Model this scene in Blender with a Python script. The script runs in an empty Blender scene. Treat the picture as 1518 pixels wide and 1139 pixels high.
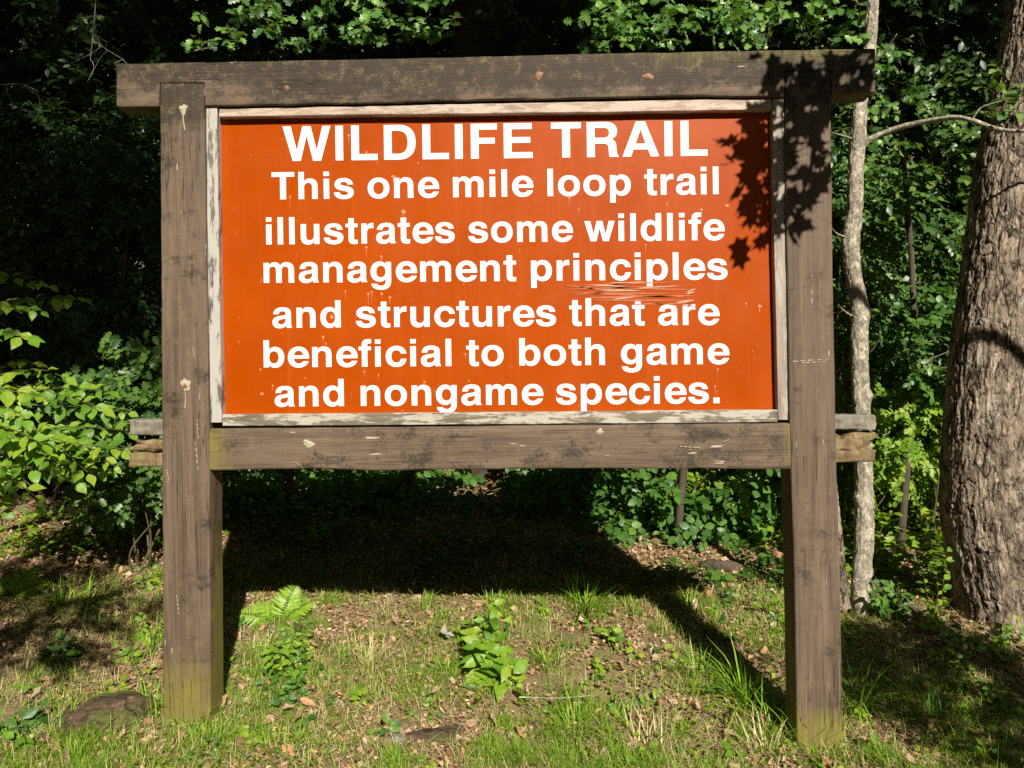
import bpy, math, random
import numpy as np
from mathutils import Matrix, Vector, Euler

# ------------------------------------------------------------------ camera, world, sun, exposure
scene = bpy.context.scene
COL = scene.collection
W, H, FPX = 1518.0, 1139.0, 1130.0
CAM = np.array([0.0, -2.94, 1.39])
YAW, PITCH, ROLL = math.radians(1.3), math.radians(0.4), math.radians(-0.72)
cam_data = bpy.data.cameras.new('camera')
cam_data.sensor_width = 36.0
cam_data.lens = 36.0 * FPX / W
cam_data.clip_start = 0.05
cam_data.clip_end = 800
camera = bpy.data.objects.new('camera', cam_data)
COL.objects.link(camera)
RM = Matrix.Rotation(YAW, 3, 'Z') @ Matrix.Rotation(math.pi / 2 - PITCH, 3, 'X') @ Matrix.Rotation(ROLL, 3, 'Z')
camera.matrix_world = Matrix.Translation(Vector(CAM)) @ RM.to_4x4()
scene.camera = camera
RMN = np.array(RM)

TRAVEL = Vector((-0.285, 1.0, -0.68)).normalized()          # direction the sunlight travels
SUN_EL = math.asin(-TRAVEL.z)
SUN_AZ = math.atan2(-TRAVEL.x, -TRAVEL.y)                    # clockwise from +Y
world = bpy.data.worlds.new('World')
scene.world = world
world.use_nodes = True
wn = world.node_tree
bg = wn.nodes['Background']
sky = wn.nodes.new('ShaderNodeTexSky')
sky.sky_type = 'NISHITA'
sky.sun_disc = False
sky.sun_elevation = SUN_EL
sky.sun_rotation = SUN_AZ
sky.air_density = 1.0
sky.dust_density = 0.6
wn.links.new(sky.outputs[0], bg.inputs[0])
bg.inputs[1].default_value = 0.05
sun_data = bpy.data.lights.new('sun', 'SUN')
sun_data.energy = 4.8
sun_data.angle = math.radians(0.5)
sun_data.color = (1.0, 0.93, 0.82)
sun = bpy.data.objects.new('sun', sun_data)
COL.objects.link(sun)
sun.rotation_euler = TRAVEL.to_track_quat('-Z', 'Y').to_euler()
scene.view_settings.view_transform = 'Standard'
scene.view_settings.look = 'None'
scene.view_settings.exposure = 0.5
scene.view_settings.gamma = 1.0
scene.view_settings.use_curve_mapping = False
scene.cycles.max_bounces = 6
scene.cycles.diffuse_bounces = 3
scene.cycles.glossy_bounces = 2
scene.cycles.transmission_bounces = 3
scene.cycles.use_denoising = False
scene.cycles.use_adaptive_sampling = True
scene.cycles.adaptive_threshold = 0.008

rng = np.random.default_rng(11)
random.seed(11)

# ------------------------------------------------------------------ measuring helpers (pixel of the survey photo -> place)
def ray(px, py):
    v = RMN @ np.array([(px - W / 2) / FPX, -(py - H / 2) / FPX, -1.0])
    return v
def P(px, py, Y=0.0):
    """place on the vertical plane y = Y"""
    v = ray(px, py)
    t = (Y - CAM[1]) / v[1]
    return CAM + v * t
def smooth(a, b, x):
    t = np.clip((x - a) / (b - a), 0, 1)
    return t * t * (3 - 2 * t)
_perm = np.random.default_rng(5).random((256, 256))
def vnoise(x, y):
    x = np.asarray(x, float); y = np.asarray(y, float)
    xi = np.floor(x).astype(int); yi = np.floor(y).astype(int)
    fx = x - xi; fy = y - yi
    fx = fx * fx * (3 - 2 * fx); fy = fy * fy * (3 - 2 * fy)
    a = _perm[xi % 256, yi % 256]; b = _perm[(xi + 1) % 256, yi % 256]
    c = _perm[xi % 256, (yi + 1) % 256]; d = _perm[(xi + 1) % 256, (yi + 1) % 256]
    return (a + (b - a) * fx) * (1 - fy) + (c + (d - c) * fx) * fy
def fbm(x, y, o=4):
    s = 0; a = 0.5; f = 1.0
    for i in range(o):
        s = s + a * vnoise(x * f + 17.3 * i, y * f + 9.1 * i); a *= 0.5; f *= 2.07
    return s
def zg(x, y):
    """height of the ground"""
    x = np.asarray(x, float); y = np.asarray(y, float)
    z = 0.0 - 0.050 * 2.5 * np.tanh(x / 2.5)
    z = z + 0.034 * np.minimum(np.maximum(y, 0), 1.35) + 0.105 * np.maximum(y, 0) - 0.02 * np.maximum(-y, 0)
    z = z + 0.55 * np.maximum(y - 15, 0) * (1 - smooth(60, 90, y) * 0.0)
    z = np.minimum(z, 34 + 0.02 * y)
    z = z + 0.07 * (fbm(x * 1.1 + 40, y * 1.1 + 40, 3) - 0.44) + 0.035 * (fbm(x * 5 + 3, y * 5, 3) - 0.44)
    z = z + 0.10 * np.exp(-(((x - 2.35) / 0.45) ** 2 + ((y - 1.05) / 0.45) ** 2))
    return z
def G(px, py):
    """place on the ground seen at that pixel"""
    v = ray(px, py)
    t = 1.5
    while t < 40:
        p = CAM + v * t
        if p[2] < zg(p[0], p[1]):
            break
        t += 0.02
    p = CAM + v * t
    p[2] = float(zg(p[0], p[1]))
    return p

# ------------------------------------------------------------------ material helpers
def mat(name, build):
    m = bpy.data.materials.new(name)
    m.use_nodes = True
    nt = m.node_tree
    bs = nt.nodes['Principled BSDF']
    build(nt, bs)
    return m
def N(nt, t, **kw):
    n = nt.nodes.new(t)
    for k, v in kw.items():
        if k.startswith('i_'):
            key = k[2:]
            n.inputs[int(key) if key.isdigit() else key].default_value = v
        else:
            setattr(n, k, v)
    return n
def L(nt, a, b):
    nt.links.new(a, b)
def ramp(nt, stops, interp='LINEAR'):
    n = nt.nodes.new('ShaderNodeValToRGB')
    cr = n.color_ramp
    cr.interpolation = interp
    while len(cr.elements) < len(stops):
        cr.elements.new(0.5)
    for e, (p, c) in zip(cr.elements, stops):
        e.position = p
        e.color = (c, c, c, 1) if isinstance(c, (int, float)) else (*c, 1)
    return n
def mixc(nt, fac, a, b, mode='MIX'):
    n = nt.nodes.new('ShaderNodeMix')
    n.data_type = 'RGBA'; n.blend_type = mode
    for s, v in ((n.inputs[0], fac), (n.inputs[6], a), (n.inputs[7], b)):
        if hasattr(v, 'is_linked'):
            nt.links.new(v, s)
        else:
            s.default_value = v if isinstance(v, (int, float)) else (*v, 1)
    return n.outputs[2]
def math_n(nt, op, a, b=None, clamp=False):
    n = nt.nodes.new('ShaderNodeMath'); n.operation = op; n.use_clamp = clamp
    for s, v in ((n.inputs[0], a), (n.inputs[1], b)):
        if v is None: continue
        if hasattr(v, 'is_linked'): nt.links.new(v, s)
        else: s.default_value = v
    return n.outputs[0]
def noise(nt, vec, scale, detail=4, rough=0.55, dist=0.0):
    n = N(nt, 'ShaderNodeTexNoise', i_Scale=scale, i_Detail=detail, i_Roughness=rough, i_Distortion=dist)
    L(nt, vec, n.inputs['Vector'])
    return n.outputs[0]
def mapped(nt, scale=(1, 1, 1), rot=(0, 0, 0), src='Object'):
    tc = nt.nodes.new('ShaderNodeTexCoord')
    mp = nt.nodes.new('ShaderNodeMapping')
    mp.inputs['Scale'].default_value = scale
    mp.inputs['Rotation'].default_value = rot
    L(nt, tc.outputs[src], mp.inputs[0])
    return mp.outputs[0]
def attr(nt, name):
    n = nt.nodes.new('ShaderNodeAttribute'); n.attribute_name = name
    return n.outputs['Fac']
def bump(nt, bs, h, strength=0.5, dist=0.004):
    b = N(nt, 'ShaderNodeBump', i_Strength=strength, i_Distance=dist)
    L(nt, h, b.inputs['Height'])
    L(nt, b.outputs[0], bs.inputs['Normal'])

def leaf_mat(name, stops, trans=0.35, tcol=None, rough=0.42, spec=0.5, veins=False):
    def f(nt, bs):
        a = attr(nt, 'rnd')
        oi = nt.nodes.new('ShaderNodeObjectInfo')
        s = math_n(nt, 'FRACT', math_n(nt, 'ADD', a, oi.outputs['Random']))
        r = ramp(nt, [(i / (len(stops) - 1), c) for i, c in enumerate(stops)])
        L(nt, s, r.inputs[0])
        g = noise(nt, mapped(nt, (1, 1, 1)), 60, 3)
        rr = ramp(nt, [(0.3, 0.78), (0.7, 1.15)])
        L(nt, g, rr.inputs[0])
        c = mixc(nt, 1.0, r.outputs[0], rr.outputs[0], 'MULTIPLY')
        h = g
        if veins:                                                # every leaf is its own object of unit length: midrib and side veins
            g2 = noise(nt, mapped(nt, (1, 1, 1)), 5, 4)
            r2 = ramp(nt, [(.3, .72), (.7, 1.2)]); L(nt, g2, r2.inputs[0])
            c = mixc(nt, 1.0, r.outputs[0], r2.outputs[0], 'MULTIPLY')
            tc = nt.nodes.new('ShaderNodeTexCoord'); sx = nt.nodes.new('ShaderNodeSeparateXYZ'); L(nt, tc.outputs['Object'], sx.inputs[0])
            ax = math_n(nt, 'ABSOLUTE', sx.outputs[0])
            mid = math_n(nt, 'SUBTRACT', 1.0, math_n(nt, 'MULTIPLY', ax, 40.0), clamp=True)
            sv = math_n(nt, 'ABSOLUTE', math_n(nt, 'SINE', math_n(nt, 'MULTIPLY', math_n(nt, 'SUBTRACT', sx.outputs[1], math_n(nt, 'MULTIPLY', ax, .9)), 26.0)))
            side = math_n(nt, 'SUBTRACT', 1.0, math_n(nt, 'MULTIPLY', sv, 5.0), clamp=True)
            vv = math_n(nt, 'MAXIMUM', mid, math_n(nt, 'MULTIPLY', side, .6))
            c = mixc(nt, math_n(nt, 'MULTIPLY', vv, .45), c, mixc(nt, 1.0, c, (1.7, 1.5, 1.5), 'MULTIPLY'))
            h = math_n(nt, 'SUBTRACT', math_n(nt, 'MULTIPLY', g2, .5), math_n(nt, 'MULTIPLY', vv, .7))
        L(nt, c, bs.inputs['Base Color'])
        bs.inputs['Roughness'].default_value = rough
        bs.inputs['Specular IOR Level'].default_value = spec
        bump(nt, bs, h, 0.35 if veins else .25, 0.003)
        if trans > 0:
            tr = nt.nodes.new('ShaderNodeBsdfTranslucent')
            tc2 = mixc(nt, 1.0, c, tcol or (1.5, 1.35, 0.5), 'MULTIPLY')
            L(nt, tc2, tr.inputs[0])
            mx = nt.nodes.new('ShaderNodeMixShader')
            mx.inputs[0].default_value = trans
            L(nt, bs.outputs[0], mx.inputs[1]); L(nt, tr.outputs[0], mx.inputs[2])
            L(nt, mx.outputs[0], nt.nodes['Material Output'].inputs[0])
    return mat(name, f)

M = {}
M['leaf_young'] = leaf_mat('young_leaf', [(.13, .27, .022), (.19, .36, .025), (.26, .42, .03), (.34, .45, .04)], .35)
M['leaf_green'] = leaf_mat('green_leaf', [(.05, .13, .022), (.075, .19, .03), (.11, .25, .035), (.16, .30, .04)], .32)
M['leaf_holly'] = leaf_mat('holly_leaf', [(.045, .105, .028), (.06, .15, .035), (.09, .20, .045), (.13, .24, .05)], .26, rough=.34)
M['leaf_young_v'] = leaf_mat('young_leaf_veined', [(.10, .23, .02), (.16, .33, .025), (.23, .40, .03), (.32, .44, .04)], .35, veins=True)
M['leaf_green_v'] = leaf_mat('green_leaf_veined', [(.045, .12, .022), (.075, .18, .03), (.11, .25, .035), (.16, .30, .04)], .32, veins=True)
M['leaf_holly_v'] = leaf_mat('holly_leaf_veined', [(.05, .13, .03), (.09, .22, .045), (.15, .31, .06), (.22, .40, .08)], .28, rough=.34, veins=True)
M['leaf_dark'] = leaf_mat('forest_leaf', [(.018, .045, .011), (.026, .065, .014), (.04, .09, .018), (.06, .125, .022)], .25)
M['leaf_mid'] = leaf_mat('bush_leaf', [(.035, .085, .022), (.06, .14, .03), (.10, .20, .04), (.15, .26, .045)], .28, rough=.38)
M['fern'] = leaf_mat('fern_leaf', [(.24, .42, .03), (.32, .50, .04)], .35)
M['grass'] = leaf_mat('grass_blade', [(.11, .27, .02), (.20, .41, .025), (.30, .48, .03), (.46, .53, .07), (.15, .35, .03), (.26, .46, .03)], .3, rough=.5)
M['straw'] = leaf_mat('dry_grass_blade', [(.56, .47, .22), (.66, .56, .30), (.44, .33, .16), (.40, .48, .10), (.72, .62, .38), (.50, .52, .14)], .15, tcol=(1, 1, .8), rough=.6, spec=.2)
M['litter'] = leaf_mat('fallen_leaf', [(.13, .065, .035), (.46, .29, .17), (.62, .44, .29), (.34, .17, .09), (.58, .46, .32), (.20, .11, .06), (.55, .32, .16), (.48, .27, .14)], .06, tcol=(1, .9, .8), rough=.6, spec=.25)
M['pale_leaf'] = leaf_mat('pale_dead_leaf', [(.40, .42, .36), (.46, .48, .42)], .08, tcol=(1, 1, 1), rough=.6)

def wood_mat(name, grain):                                   # grain: 'X' or 'Z'
    def f(nt, bs):
        st = (1.0, 14, 14) if grain == 'X' else (14, 14, 1.0)
        fine = (3, 90, 90) if grain == 'X' else (90, 90, 3)
        v = mapped(nt, st); vf = mapped(nt, fine); vo = mapped(nt, (1, 1, 1))
        g1 = noise(nt, v, 1.6, 6, .6, .6)
        g2 = noise(nt, vf, 1.0, 4, .6)
        r = ramp(nt, [(.28, (.040, .027, .019)), (.42, (.098, .066, .045)), (.56, (.158, .110, .076)), (.74, (.235, .170, .118))])
        g3 = noise(nt, mapped(nt, (4, 210, 210) if grain == 'X' else (210, 210, 4)), 1.0, 4, .6)
        mixg = mixc(nt, .55, g1, mixc(nt, .5, g2, g3))
        L(nt, mixg, r.inputs[0])
        col = r.outputs[0]
        # mildew: blotches gated by the painted amount on the board
        mo = attr(nt, 'mold')
        mn = noise(nt, vo, 75, 8, .8)
        mn2 = noise(nt, mapped(nt, (1, 1, 1.6)), 7, 5, .65)
        mm = math_n(nt, 'ADD', math_n(nt, 'MULTIPLY', mn, .55), math_n(nt, 'MULTIPLY', mn2, .75))
        mm = math_n(nt, 'SUBTRACT', mm, .10)
        mr = math_n(nt, 'ADD', mm, math_n(nt, 'MULTIPLY', mo, .45))
        rr = ramp(nt, [(.70, 0.0), (.80, .88)])
        L(nt, mr, rr.inputs[0])
        col = mixc(nt, rr.outputs[0], col, (.034, .025, .016))
        # lichen flecks
        ln = mixc(nt, .35, noise(nt, vo, 330, 3, .7), noise(nt, vo, 28, 3, .6))
        lr = ramp(nt, [(.56, 0.0), (.63, 1.0)])
        L(nt, ln, lr.inputs[0])
        lf = math_n(nt, 'MULTIPLY', lr.outputs[0], math_n(nt, 'ADD', math_n(nt, 'MULTIPLY', mo, .9), .22), clamp=True)
        col = mixc(nt, lf, col, (.30, .235, .10))
        # small pale scuffs along the grain
        sv = mapped(nt, (7, 50, 50) if grain == 'X' else (50, 50, 7))
        sn = noise(nt, sv, 1.3, 2, .4)
        sr = ramp(nt, [(.74, 0.0), (.76, 1.0)])
        L(nt, sn, sr.inputs[0])
        col = mixc(nt, math_n(nt, 'MULTIPLY', sr.outputs[0], .8), col, (.55, .47, .36))
        # green algae
        al = attr(nt, 'moss')
        an = mixc(nt, .55, noise(nt, mapped(nt, (9, 9, 3)), 2.2, 7, .7), noise(nt, mapped(nt, (60, 60, 1.6)), 1.3, 5, .6))
        anr = ramp(nt, [(.36, .25), (.62, 1.35)]); L(nt, an, anr.inputs[0])
        aa = math_n(nt, 'MULTIPLY', al, anr.outputs[0], clamp=True)
        ar = ramp(nt, [(.22, 0.0), (.75, 1.0)])
        L(nt, aa, ar.inputs[0])
        col = mixc(nt, math_n(nt, 'MULTIPLY', ar.outputs[0], .72), col, (.215, .19, .028))
        # drying cracks
        cv = mapped(nt, (.7, 30, 30) if grain == 'X' else (30, 30, .7))
        cn = noise(nt, cv, 1.1, 3, .5, .3)
        cr = ramp(nt, [(.5, 1.0), (.508, 0.0), (.516, 1.0)])
        L(nt, cn, cr.inputs[0])
        gate = ramp(nt, [(.52, 1.0), (.6, 0.0)])
        L(nt, noise(nt, vo, 2.7, 2), gate.inputs[0])
        crk = math_n(nt, 'MAXIMUM', cr.outputs[0], gate.outputs[0])
        col = mixc(nt, crk, (.05, .034, .026), col)
        L(nt, col, bs.inputs['Base Color'])
        bs.inputs['Roughness'].default_value = .72
        bs.inputs['Specular IOR Level'].default_value = .35
        hsum = math_n(nt, 'ADD', math_n(nt, 'ADD', math_n(nt, 'MULTIPLY', g2, .8), math_n(nt, 'MULTIPLY', g1, .8)), math_n(nt, 'MULTIPLY', crk, .8))
        bump(nt, bs, hsum, .95, .003)
    return mat(name, f)
M['wood_x'] = wood_mat('brown_stained_timber_flat', 'X')
M['wood_z'] = wood_mat('brown_stained_timber_upright', 'Z')

def trim_mat(name, grain, bare, paint, amount):
    def f(nt, bs):
        st = (1.2, 16, 16) if grain == 'X' else (16, 16, 1.2)
        g = noise(nt, mapped(nt, st), 2.0, 6, .65, 1.0)
        fl = noise(nt, mapped(nt, (6, 30, 30) if grain == 'X' else (30, 30, 6)), 1.2, 8, .75)
        r = ramp(nt, [(.3, tuple(c * .55 for c in bare)), (.5, bare), (.7, tuple(min(.8, c * 1.35) for c in bare))])
        L(nt, g, r.inputs[0])
        pr = ramp(nt, [(amount - .03, 1.0), (amount + .03, 0.0)])
        L(nt, fl, pr.inputs[0])
        col = mixc(nt, pr.outputs[0], r.outputs[0], paint)
        L(nt, col, bs.inputs['Base Color'])
        bs.inputs['Roughness'].default_value = .65
        bump(nt, bs, math_n(nt, 'ADD', g, math_n(nt, 'MULTIPLY', pr.outputs[0], .5)), .6, .0015)
    return mat(name, f)
M['trim_left'] = trim_mat('flaking_white_trim', 'Z', (.13, .12, .10), (.44, .415, .365), .55)
M['trim_top'] = trim_mat('bare_pine_trim', 'X', (.34, .25, .18), (.50, .40, .32), .52)
M['trim_right'] = trim_mat('grey_bare_trim', 'Z', (.30, .25, .20), (.40, .35, .29), .48)
M['trim_bottom'] = trim_mat('worn_white_trim', 'X', (.16, .13, .09), (.45, .41, .34), .50)

def f(nt, bs):
    v = mapped(nt)
    n1 = noise(nt, v, 2.2, 4, .6); n2 = noise(nt, v, 190, 3, .6)
    r = ramp(nt, [(.3, (.345, .050, .0)), (.7, (.41, .064, .0))])
    L(nt, n1, r.inputs[0])
    st = noise(nt, mapped(nt, (38, 38, 1.4)), 1.2, 4, .6)                 # old water streaks
    sr = ramp(nt, [(.55, 0.0), (.75, .30)]); L(nt, st, sr.inputs[0])
    c = mixc(nt, sr.outputs[0], r.outputs[0], (.45, .10, .012))
    gm_ = noise(nt, v, 5, 7, .7); gr_ = ramp(nt, [(.56, 0.0), (.72, .35)]); L(nt, gm_, gr_.inputs[0])
    c = mixc(nt, gr_.outputs[0], c, (.40, .085, .014))
    sp = ramp(nt, [(.70, 0.0), (.76, .55)])
    L(nt, n2, sp.inputs[0])
    L(nt, mixc(nt, sp.outputs[0], c, (.48, .17, .07)), bs.inputs['Base Color'])
    rr = ramp(nt, [(.3, .30), (.7, .45)])
    L(nt, noise(nt, v, 9, 4), rr.inputs[0])
    L(nt, rr.outputs[0], bs.inputs['Roughness'])
    bs.inputs['Specular IOR Level'].default_value = .14
    bump(nt, bs, noise(nt, v, 3, 3), .12, .01)
M['orange'] = mat('orange_sign_paint', f)
def f(nt, bs):
    n1 = noise(nt, mapped(nt), 120, 3)
    r = ramp(nt, [(.3, (.76, .77, .79)), (.7, (.84, .85, .87))])
    L(nt, n1, r.inputs[0])
    n2 = noise(nt, mapped(nt), 240, 4, .7); r2 = ramp(nt, [(.68, 0.0), (.73, .7)]); L(nt, n2, r2.inputs[0])
    n3 = noise(nt, mapped(nt), 7, 6, .7); r3 = ramp(nt, [(.5, 1.0), (.75, .80)]); L(nt, n3, r3.inputs[0])
    c = mixc(nt, 1.0, mixc(nt, r2.outputs[0], r.outputs[0], (.50, .33, .24)), r3.outputs[0], 'MULTIPLY')
    L(nt, c, bs.inputs['Base Color'])
    bs.inputs['Roughness'].default_value = .4
M['white_letter'] = mat('white_letter_paint', f)
def flat(name, c, rough=.6):
    def f(nt, bs):
        n1 = noise(nt, mapped(nt), 90, 4)
        r = ramp(nt, [(.3, tuple(x * .8 for x in c)), (.7, tuple(min(1, x * 1.12) for x in c))])
        L(nt, n1, r.inputs[0]); L(nt, r.outputs[0], bs.inputs['Base Color'])
        bs.inputs['Roughness'].default_value = rough
        bump(nt, bs, n1, .4, .002)
    return mat(name, f)
M['blister'] = flat('faded_orange_blister', (.62, .20, .09))
M['scratch_pale'] = flat('pale_scratch', (.55, .33, .19))
M['scratch_salmon'] = flat('salmon_scratch', (.47, .115, .035))
M['scratch_dark'] = flat('dark_scratch', (.24, .05, .01))
M['resin'] = flat('cream_resin', (.42, .38, .25))
M['knot'] = flat('orange_knot', (.27, .13, .06))

def bark_mat(name, dark, light, lichen, lich_amt, scale=1.0, plates=0.0, stretch=.35):
    def f(nt, bs):
        v = mapped(nt, (1, 1, stretch)); vo = mapped(nt)
        g = noise(nt, v, 26 * scale, 8, .7, .4)
        r = ramp(nt, [(.3, dark), (.52, tuple((a + b) / 2 for a, b in zip(dark, light))), (.7, light)])
        L(nt, g, r.inputs[0])
        cav = attr(nt, 'cav')
        col = mixc(nt, math_n(nt, 'MULTIPLY', cav, .75, clamp=True), r.outputs[0], tuple(c * .45 for c in dark))
        fine = noise(nt, vo, 110 * scale, 5, .7)
        h = math_n(nt, 'ADD', g, math_n(nt, 'MULTIPLY', fine, .5))
        if plates:
            nn = N(nt, 'ShaderNodeTexNoise', i_Scale=14 * scale, i_Detail=5.0); L(nt, v, nn.inputs['Vector'])
            wv = N(nt, 'ShaderNodeVectorMath', operation='MULTIPLY_ADD'); L(nt, nn.outputs['Color'], wv.inputs[0])
            wv.inputs[1].default_value = (.055, .055, .055); L(nt, v, wv.inputs[2])
            for sc_, amt in ((24 * scale, 1.0), (62 * scale, .5)):
                vd = N(nt, 'ShaderNodeTexVoronoi', feature='DISTANCE_TO_EDGE', i_Scale=sc_); L(nt, wv.outputs[0], vd.inputs['Vector'])
                vc = N(nt, 'ShaderNodeTexVoronoi', feature='F1', i_Scale=sc_); L(nt, wv.outputs[0], vc.inputs['Vector'])
                er = ramp(nt, [(0.0, 1.0), (.035, .75), (.10, 0.0)]); L(nt, vd.outputs['Distance'], er.inputs[0])
                gate = ramp(nt, [(.40, .12), (.58, 1.0)]); L(nt, noise(nt, vo, 11 * scale, 3), gate.inputs[0])
                e_ = math_n(nt, 'MULTIPLY', er.outputs[0], math_n(nt, 'MULTIPLY', gate.outputs[0], plates * amt))
                cr = ramp(nt, [(.2, .62), (.8, 1.25)]); L(nt, vc.outputs['Color'], cr.inputs[0])
                col = mixc(nt, amt * .9, col, mixc(nt, 1.0, col, cr.outputs[0], 'MULTIPLY'))
                col = mixc(nt, e_, col, tuple(c * .35 for c in dark))
                h = math_n(nt, 'SUBTRACT', math_n(nt, 'ADD', h, math_n(nt, 'MULTIPLY', cr.outputs[0], .6 * amt)), math_n(nt, 'MULTIPLY', e_, 1.3))
        ln = noise(nt, vo, 9 * scale, 6, .7)
        lr = ramp(nt, [(lich_amt, 0.0), (lich_amt + .06, 1.0)])
        L(nt, ln, lr.inputs[0])
        col = mixc(nt, math_n(nt, 'MULTIPLY', lr.outputs[0], .7), col, lichen)
        L(nt, col, bs.inputs['Base Color'])
        bs.inputs['Roughness'].default_value = .85
        bs.inputs['Specular IOR Level'].default_value = .2
        bump(nt, bs, h, .9, .008 if plates else .006)
    return mat(name, f)
M['bark_big'] = bark_mat('flaky_brown_bark', (.15, .108, .075), (.50, .405, .305), (.46, .42, .35), .58, 1.0, 1.0, .30)
M['bark_pale'] = bark_mat('pale_mottled_bark', (.34, .29, .21), (.70, .64, .51), (.20, .19, .11), .59, 1.6, .3, .8)
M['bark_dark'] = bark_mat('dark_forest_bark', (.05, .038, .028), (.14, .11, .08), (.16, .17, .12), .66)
M['stem'] = bark_mat('green_brown_stem', (.08, .06, .03), (.16, .13, .07), (.10, .14, .05), .6, 2)
M['rot'] = bark_mat('rotten_wood', (.10, .065, .03), (.36, .26, .15), (.22, .24, .05), .56, 1.5)
M['grey_wood'] = bark_mat('grey_weathered_wood', (.15, .13, .10), (.36, .33, .27), (.14, .17, .05), .60, 1.5)
M['rock'] = bark_mat('brown_rock', (.07, .045, .028), (.21, .145, .09), (.13, .15, .04), .52, .9, .35, 1.6)

def f(nt, bs):
    v = mapped(nt)
    n1 = noise(nt, v, 1.6, 5, .6); n2 = noise(nt, v, 22, 6, .7); n3 = noise(nt, v, 90, 5, .7)
    r = ramp(nt, [(.30, (.13, .08, .045)), (.46, (.32, .22, .13)), (.6, (.46, .34, .20)), (.75, (.60, .48, .31))])
    L(nt, mixc(nt, .45, n2, n3), r.inputs[0])
    gr = ramp(nt, [(.46, 0.0), (.62, .55)])
    L(nt, n1, gr.inputs[0])
    L(nt, mixc(nt, gr.outputs[0], r.outputs[0], (.24, .25, .06)), bs.inputs['Base Color'])
    bs.inputs['Roughness'].default_value = .9
    bs.inputs['Specular IOR Level'].default_value = .15
    bump(nt, bs, math_n(nt, 'ADD', n2, n3), .9, .02)
M['ground'] = mat('leafy_soil', f)

# ------------------------------------------------------------------ mesh helpers
def tag(o, label=None, cat=None, group=None, kind=None):
    if label: o['label'] = label
    if cat: o['category'] = cat
    if group: o['group'] = group
    if kind: o['kind'] = kind
    return o
def empty(name, loc):
    o = bpy.data.objects.new(name, None)
    o.location = tuple(float(c) for c in loc)
    o.empty_display_size = .1
    COL.objects.link(o)
    return o
def mesh_np(name, V, F, attrs=None, smooth_s=False, mats=(), midx=None):
    V = np.ascontiguousarray(V, dtype=np.float32)
    me = bpy.data.meshes.new(name)
    if isinstance(F, np.ndarray):
        m, k = F.shape
        me.vertices.add(len(V)); me.vertices.foreach_set('co', V.ravel())
        me.loops.add(m * k); me.loops.foreach_set('vertex_index', F.astype(np.int32).ravel())
        me.polygons.add(m); me.polygons.foreach_set('loop_start', np.arange(0, m * k, k, dtype=np.int32))
        me.update(calc_edges=True)
    else:
        me.from_pydata(V.tolist(), [], [list(map(int, f)) for f in F]); me.update()
    for mm in mats: me.materials.append(mm)
    if midx is not None: me.polygons.foreach_set('material_index', np.asarray(midx, dtype=np.int32))
    if smooth_s: me.polygons.foreach_set('use_smooth', np.ones(len(me.polygons), dtype=bool))
    for k, v in (attrs or {}).items():
        a = me.attributes.new(k, 'FLOAT', 'POINT'); a.data.foreach_set('value', np.asarray(v, dtype=np.float32))
    return me
def obj(name, me, parent=None, origin=None):
    """links a mesh given in place coordinates; re-bases it on its parent's or its own origin"""
    o = bpy.data.objects.new(name, me)
    COL.objects.link(o)
    if parent is not None:
        base = Vector((0, 0, 0)); q = parent
        while q is not None:
            base += q.location; q = q.parent
        me.transform(Matrix.Translation(-base)); o.parent = parent
    elif origin is not None:
        origin = Vector([float(c) for c in origin])
        me.transform(Matrix.Translation(-origin)); o.location = origin
    return o
def rotm(az, el, roll):
    az, el, roll = map(np.asarray, (az, el, roll))
    ca, sa, ce, se, cr, sr = np.cos(az), np.sin(az), np.cos(el), np.sin(el), np.cos(roll), np.sin(roll)
    n = az.shape[0]
    Rz = np.zeros((n, 3, 3)); Rz[:, 0, 0] = ca; Rz[:, 0, 1] = -sa; Rz[:, 1, 0] = sa; Rz[:, 1, 1] = ca; Rz[:, 2, 2] = 1
    Rx = np.zeros((n, 3, 3)); Rx[:, 0, 0] = 1; Rx[:, 1, 1] = ce; Rx[:, 1, 2] = -se; Rx[:, 2, 1] = se; Rx[:, 2, 2] = ce
    Ry = np.zeros((n, 3, 3)); Ry[:, 0, 0] = cr; Ry[:, 0, 2] = sr; Ry[:, 1, 1] = 1; Ry[:, 2, 0] = -sr; Ry[:, 2, 2] = cr
    return Rz @ Rx @ Ry
SUNV = -np.array(TRAVEL)
def rot_dn(d, n):
    d = np.atleast_2d(d).astype(float); n = np.atleast_2d(n).astype(float)
    n = n / np.linalg.norm(n, axis=1)[:, None]
    y = d - (d * n).sum(1)[:, None] * n; y /= np.linalg.norm(y, axis=1)[:, None] + 1e-9
    x = np.cross(y, n)
    return np.stack([x, y, n], 2)
def sunward(k, spread=.45, up=.35):
    return SUNV[None] + np.array([0, 0, up])[None] + rng.normal(size=(k, 3)) * spread
def leaf_tpl(widths, fold=.18, droop=.12, petiole=.0):
    """leaf of unit length along +y; widths = half widths at evenly spaced stations between base and tip"""
    n = len(widths)
    V = [(0, 0, 0)]
    for i, w in enumerate(widths):
        t = (i + 1) / (n + 1)
        z = -droop * t * t
        V += [(-w, t, z + fold * w), (0, t, z), (w, t, z + fold * w)]
    V.append((0, 1, -droop)); tip = len(V) - 1
    F = [(0, 2, 1), (0, 3, 2)]
    for i in range(n - 1):
        a = 1 + 3 * i; b = a + 3
        F += [(a, a + 1, b + 1), (a, b + 1, b), (a + 1, a + 2, b + 2), (a + 1, b + 2, b + 1)]
    a = 1 + 3 * (n - 1)
    F += [(a, a + 1, tip), (a + 1, a + 2, tip)]
    return np.array(V, float), np.array(F, int)
OVATE = leaf_tpl([.17, .28, .31, .265, .19, .09], .2, .16)
OVAL = leaf_tpl([.24, .34, .33, .20], .15)
KITE = leaf_tpl([.27], .25, .1)
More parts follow.
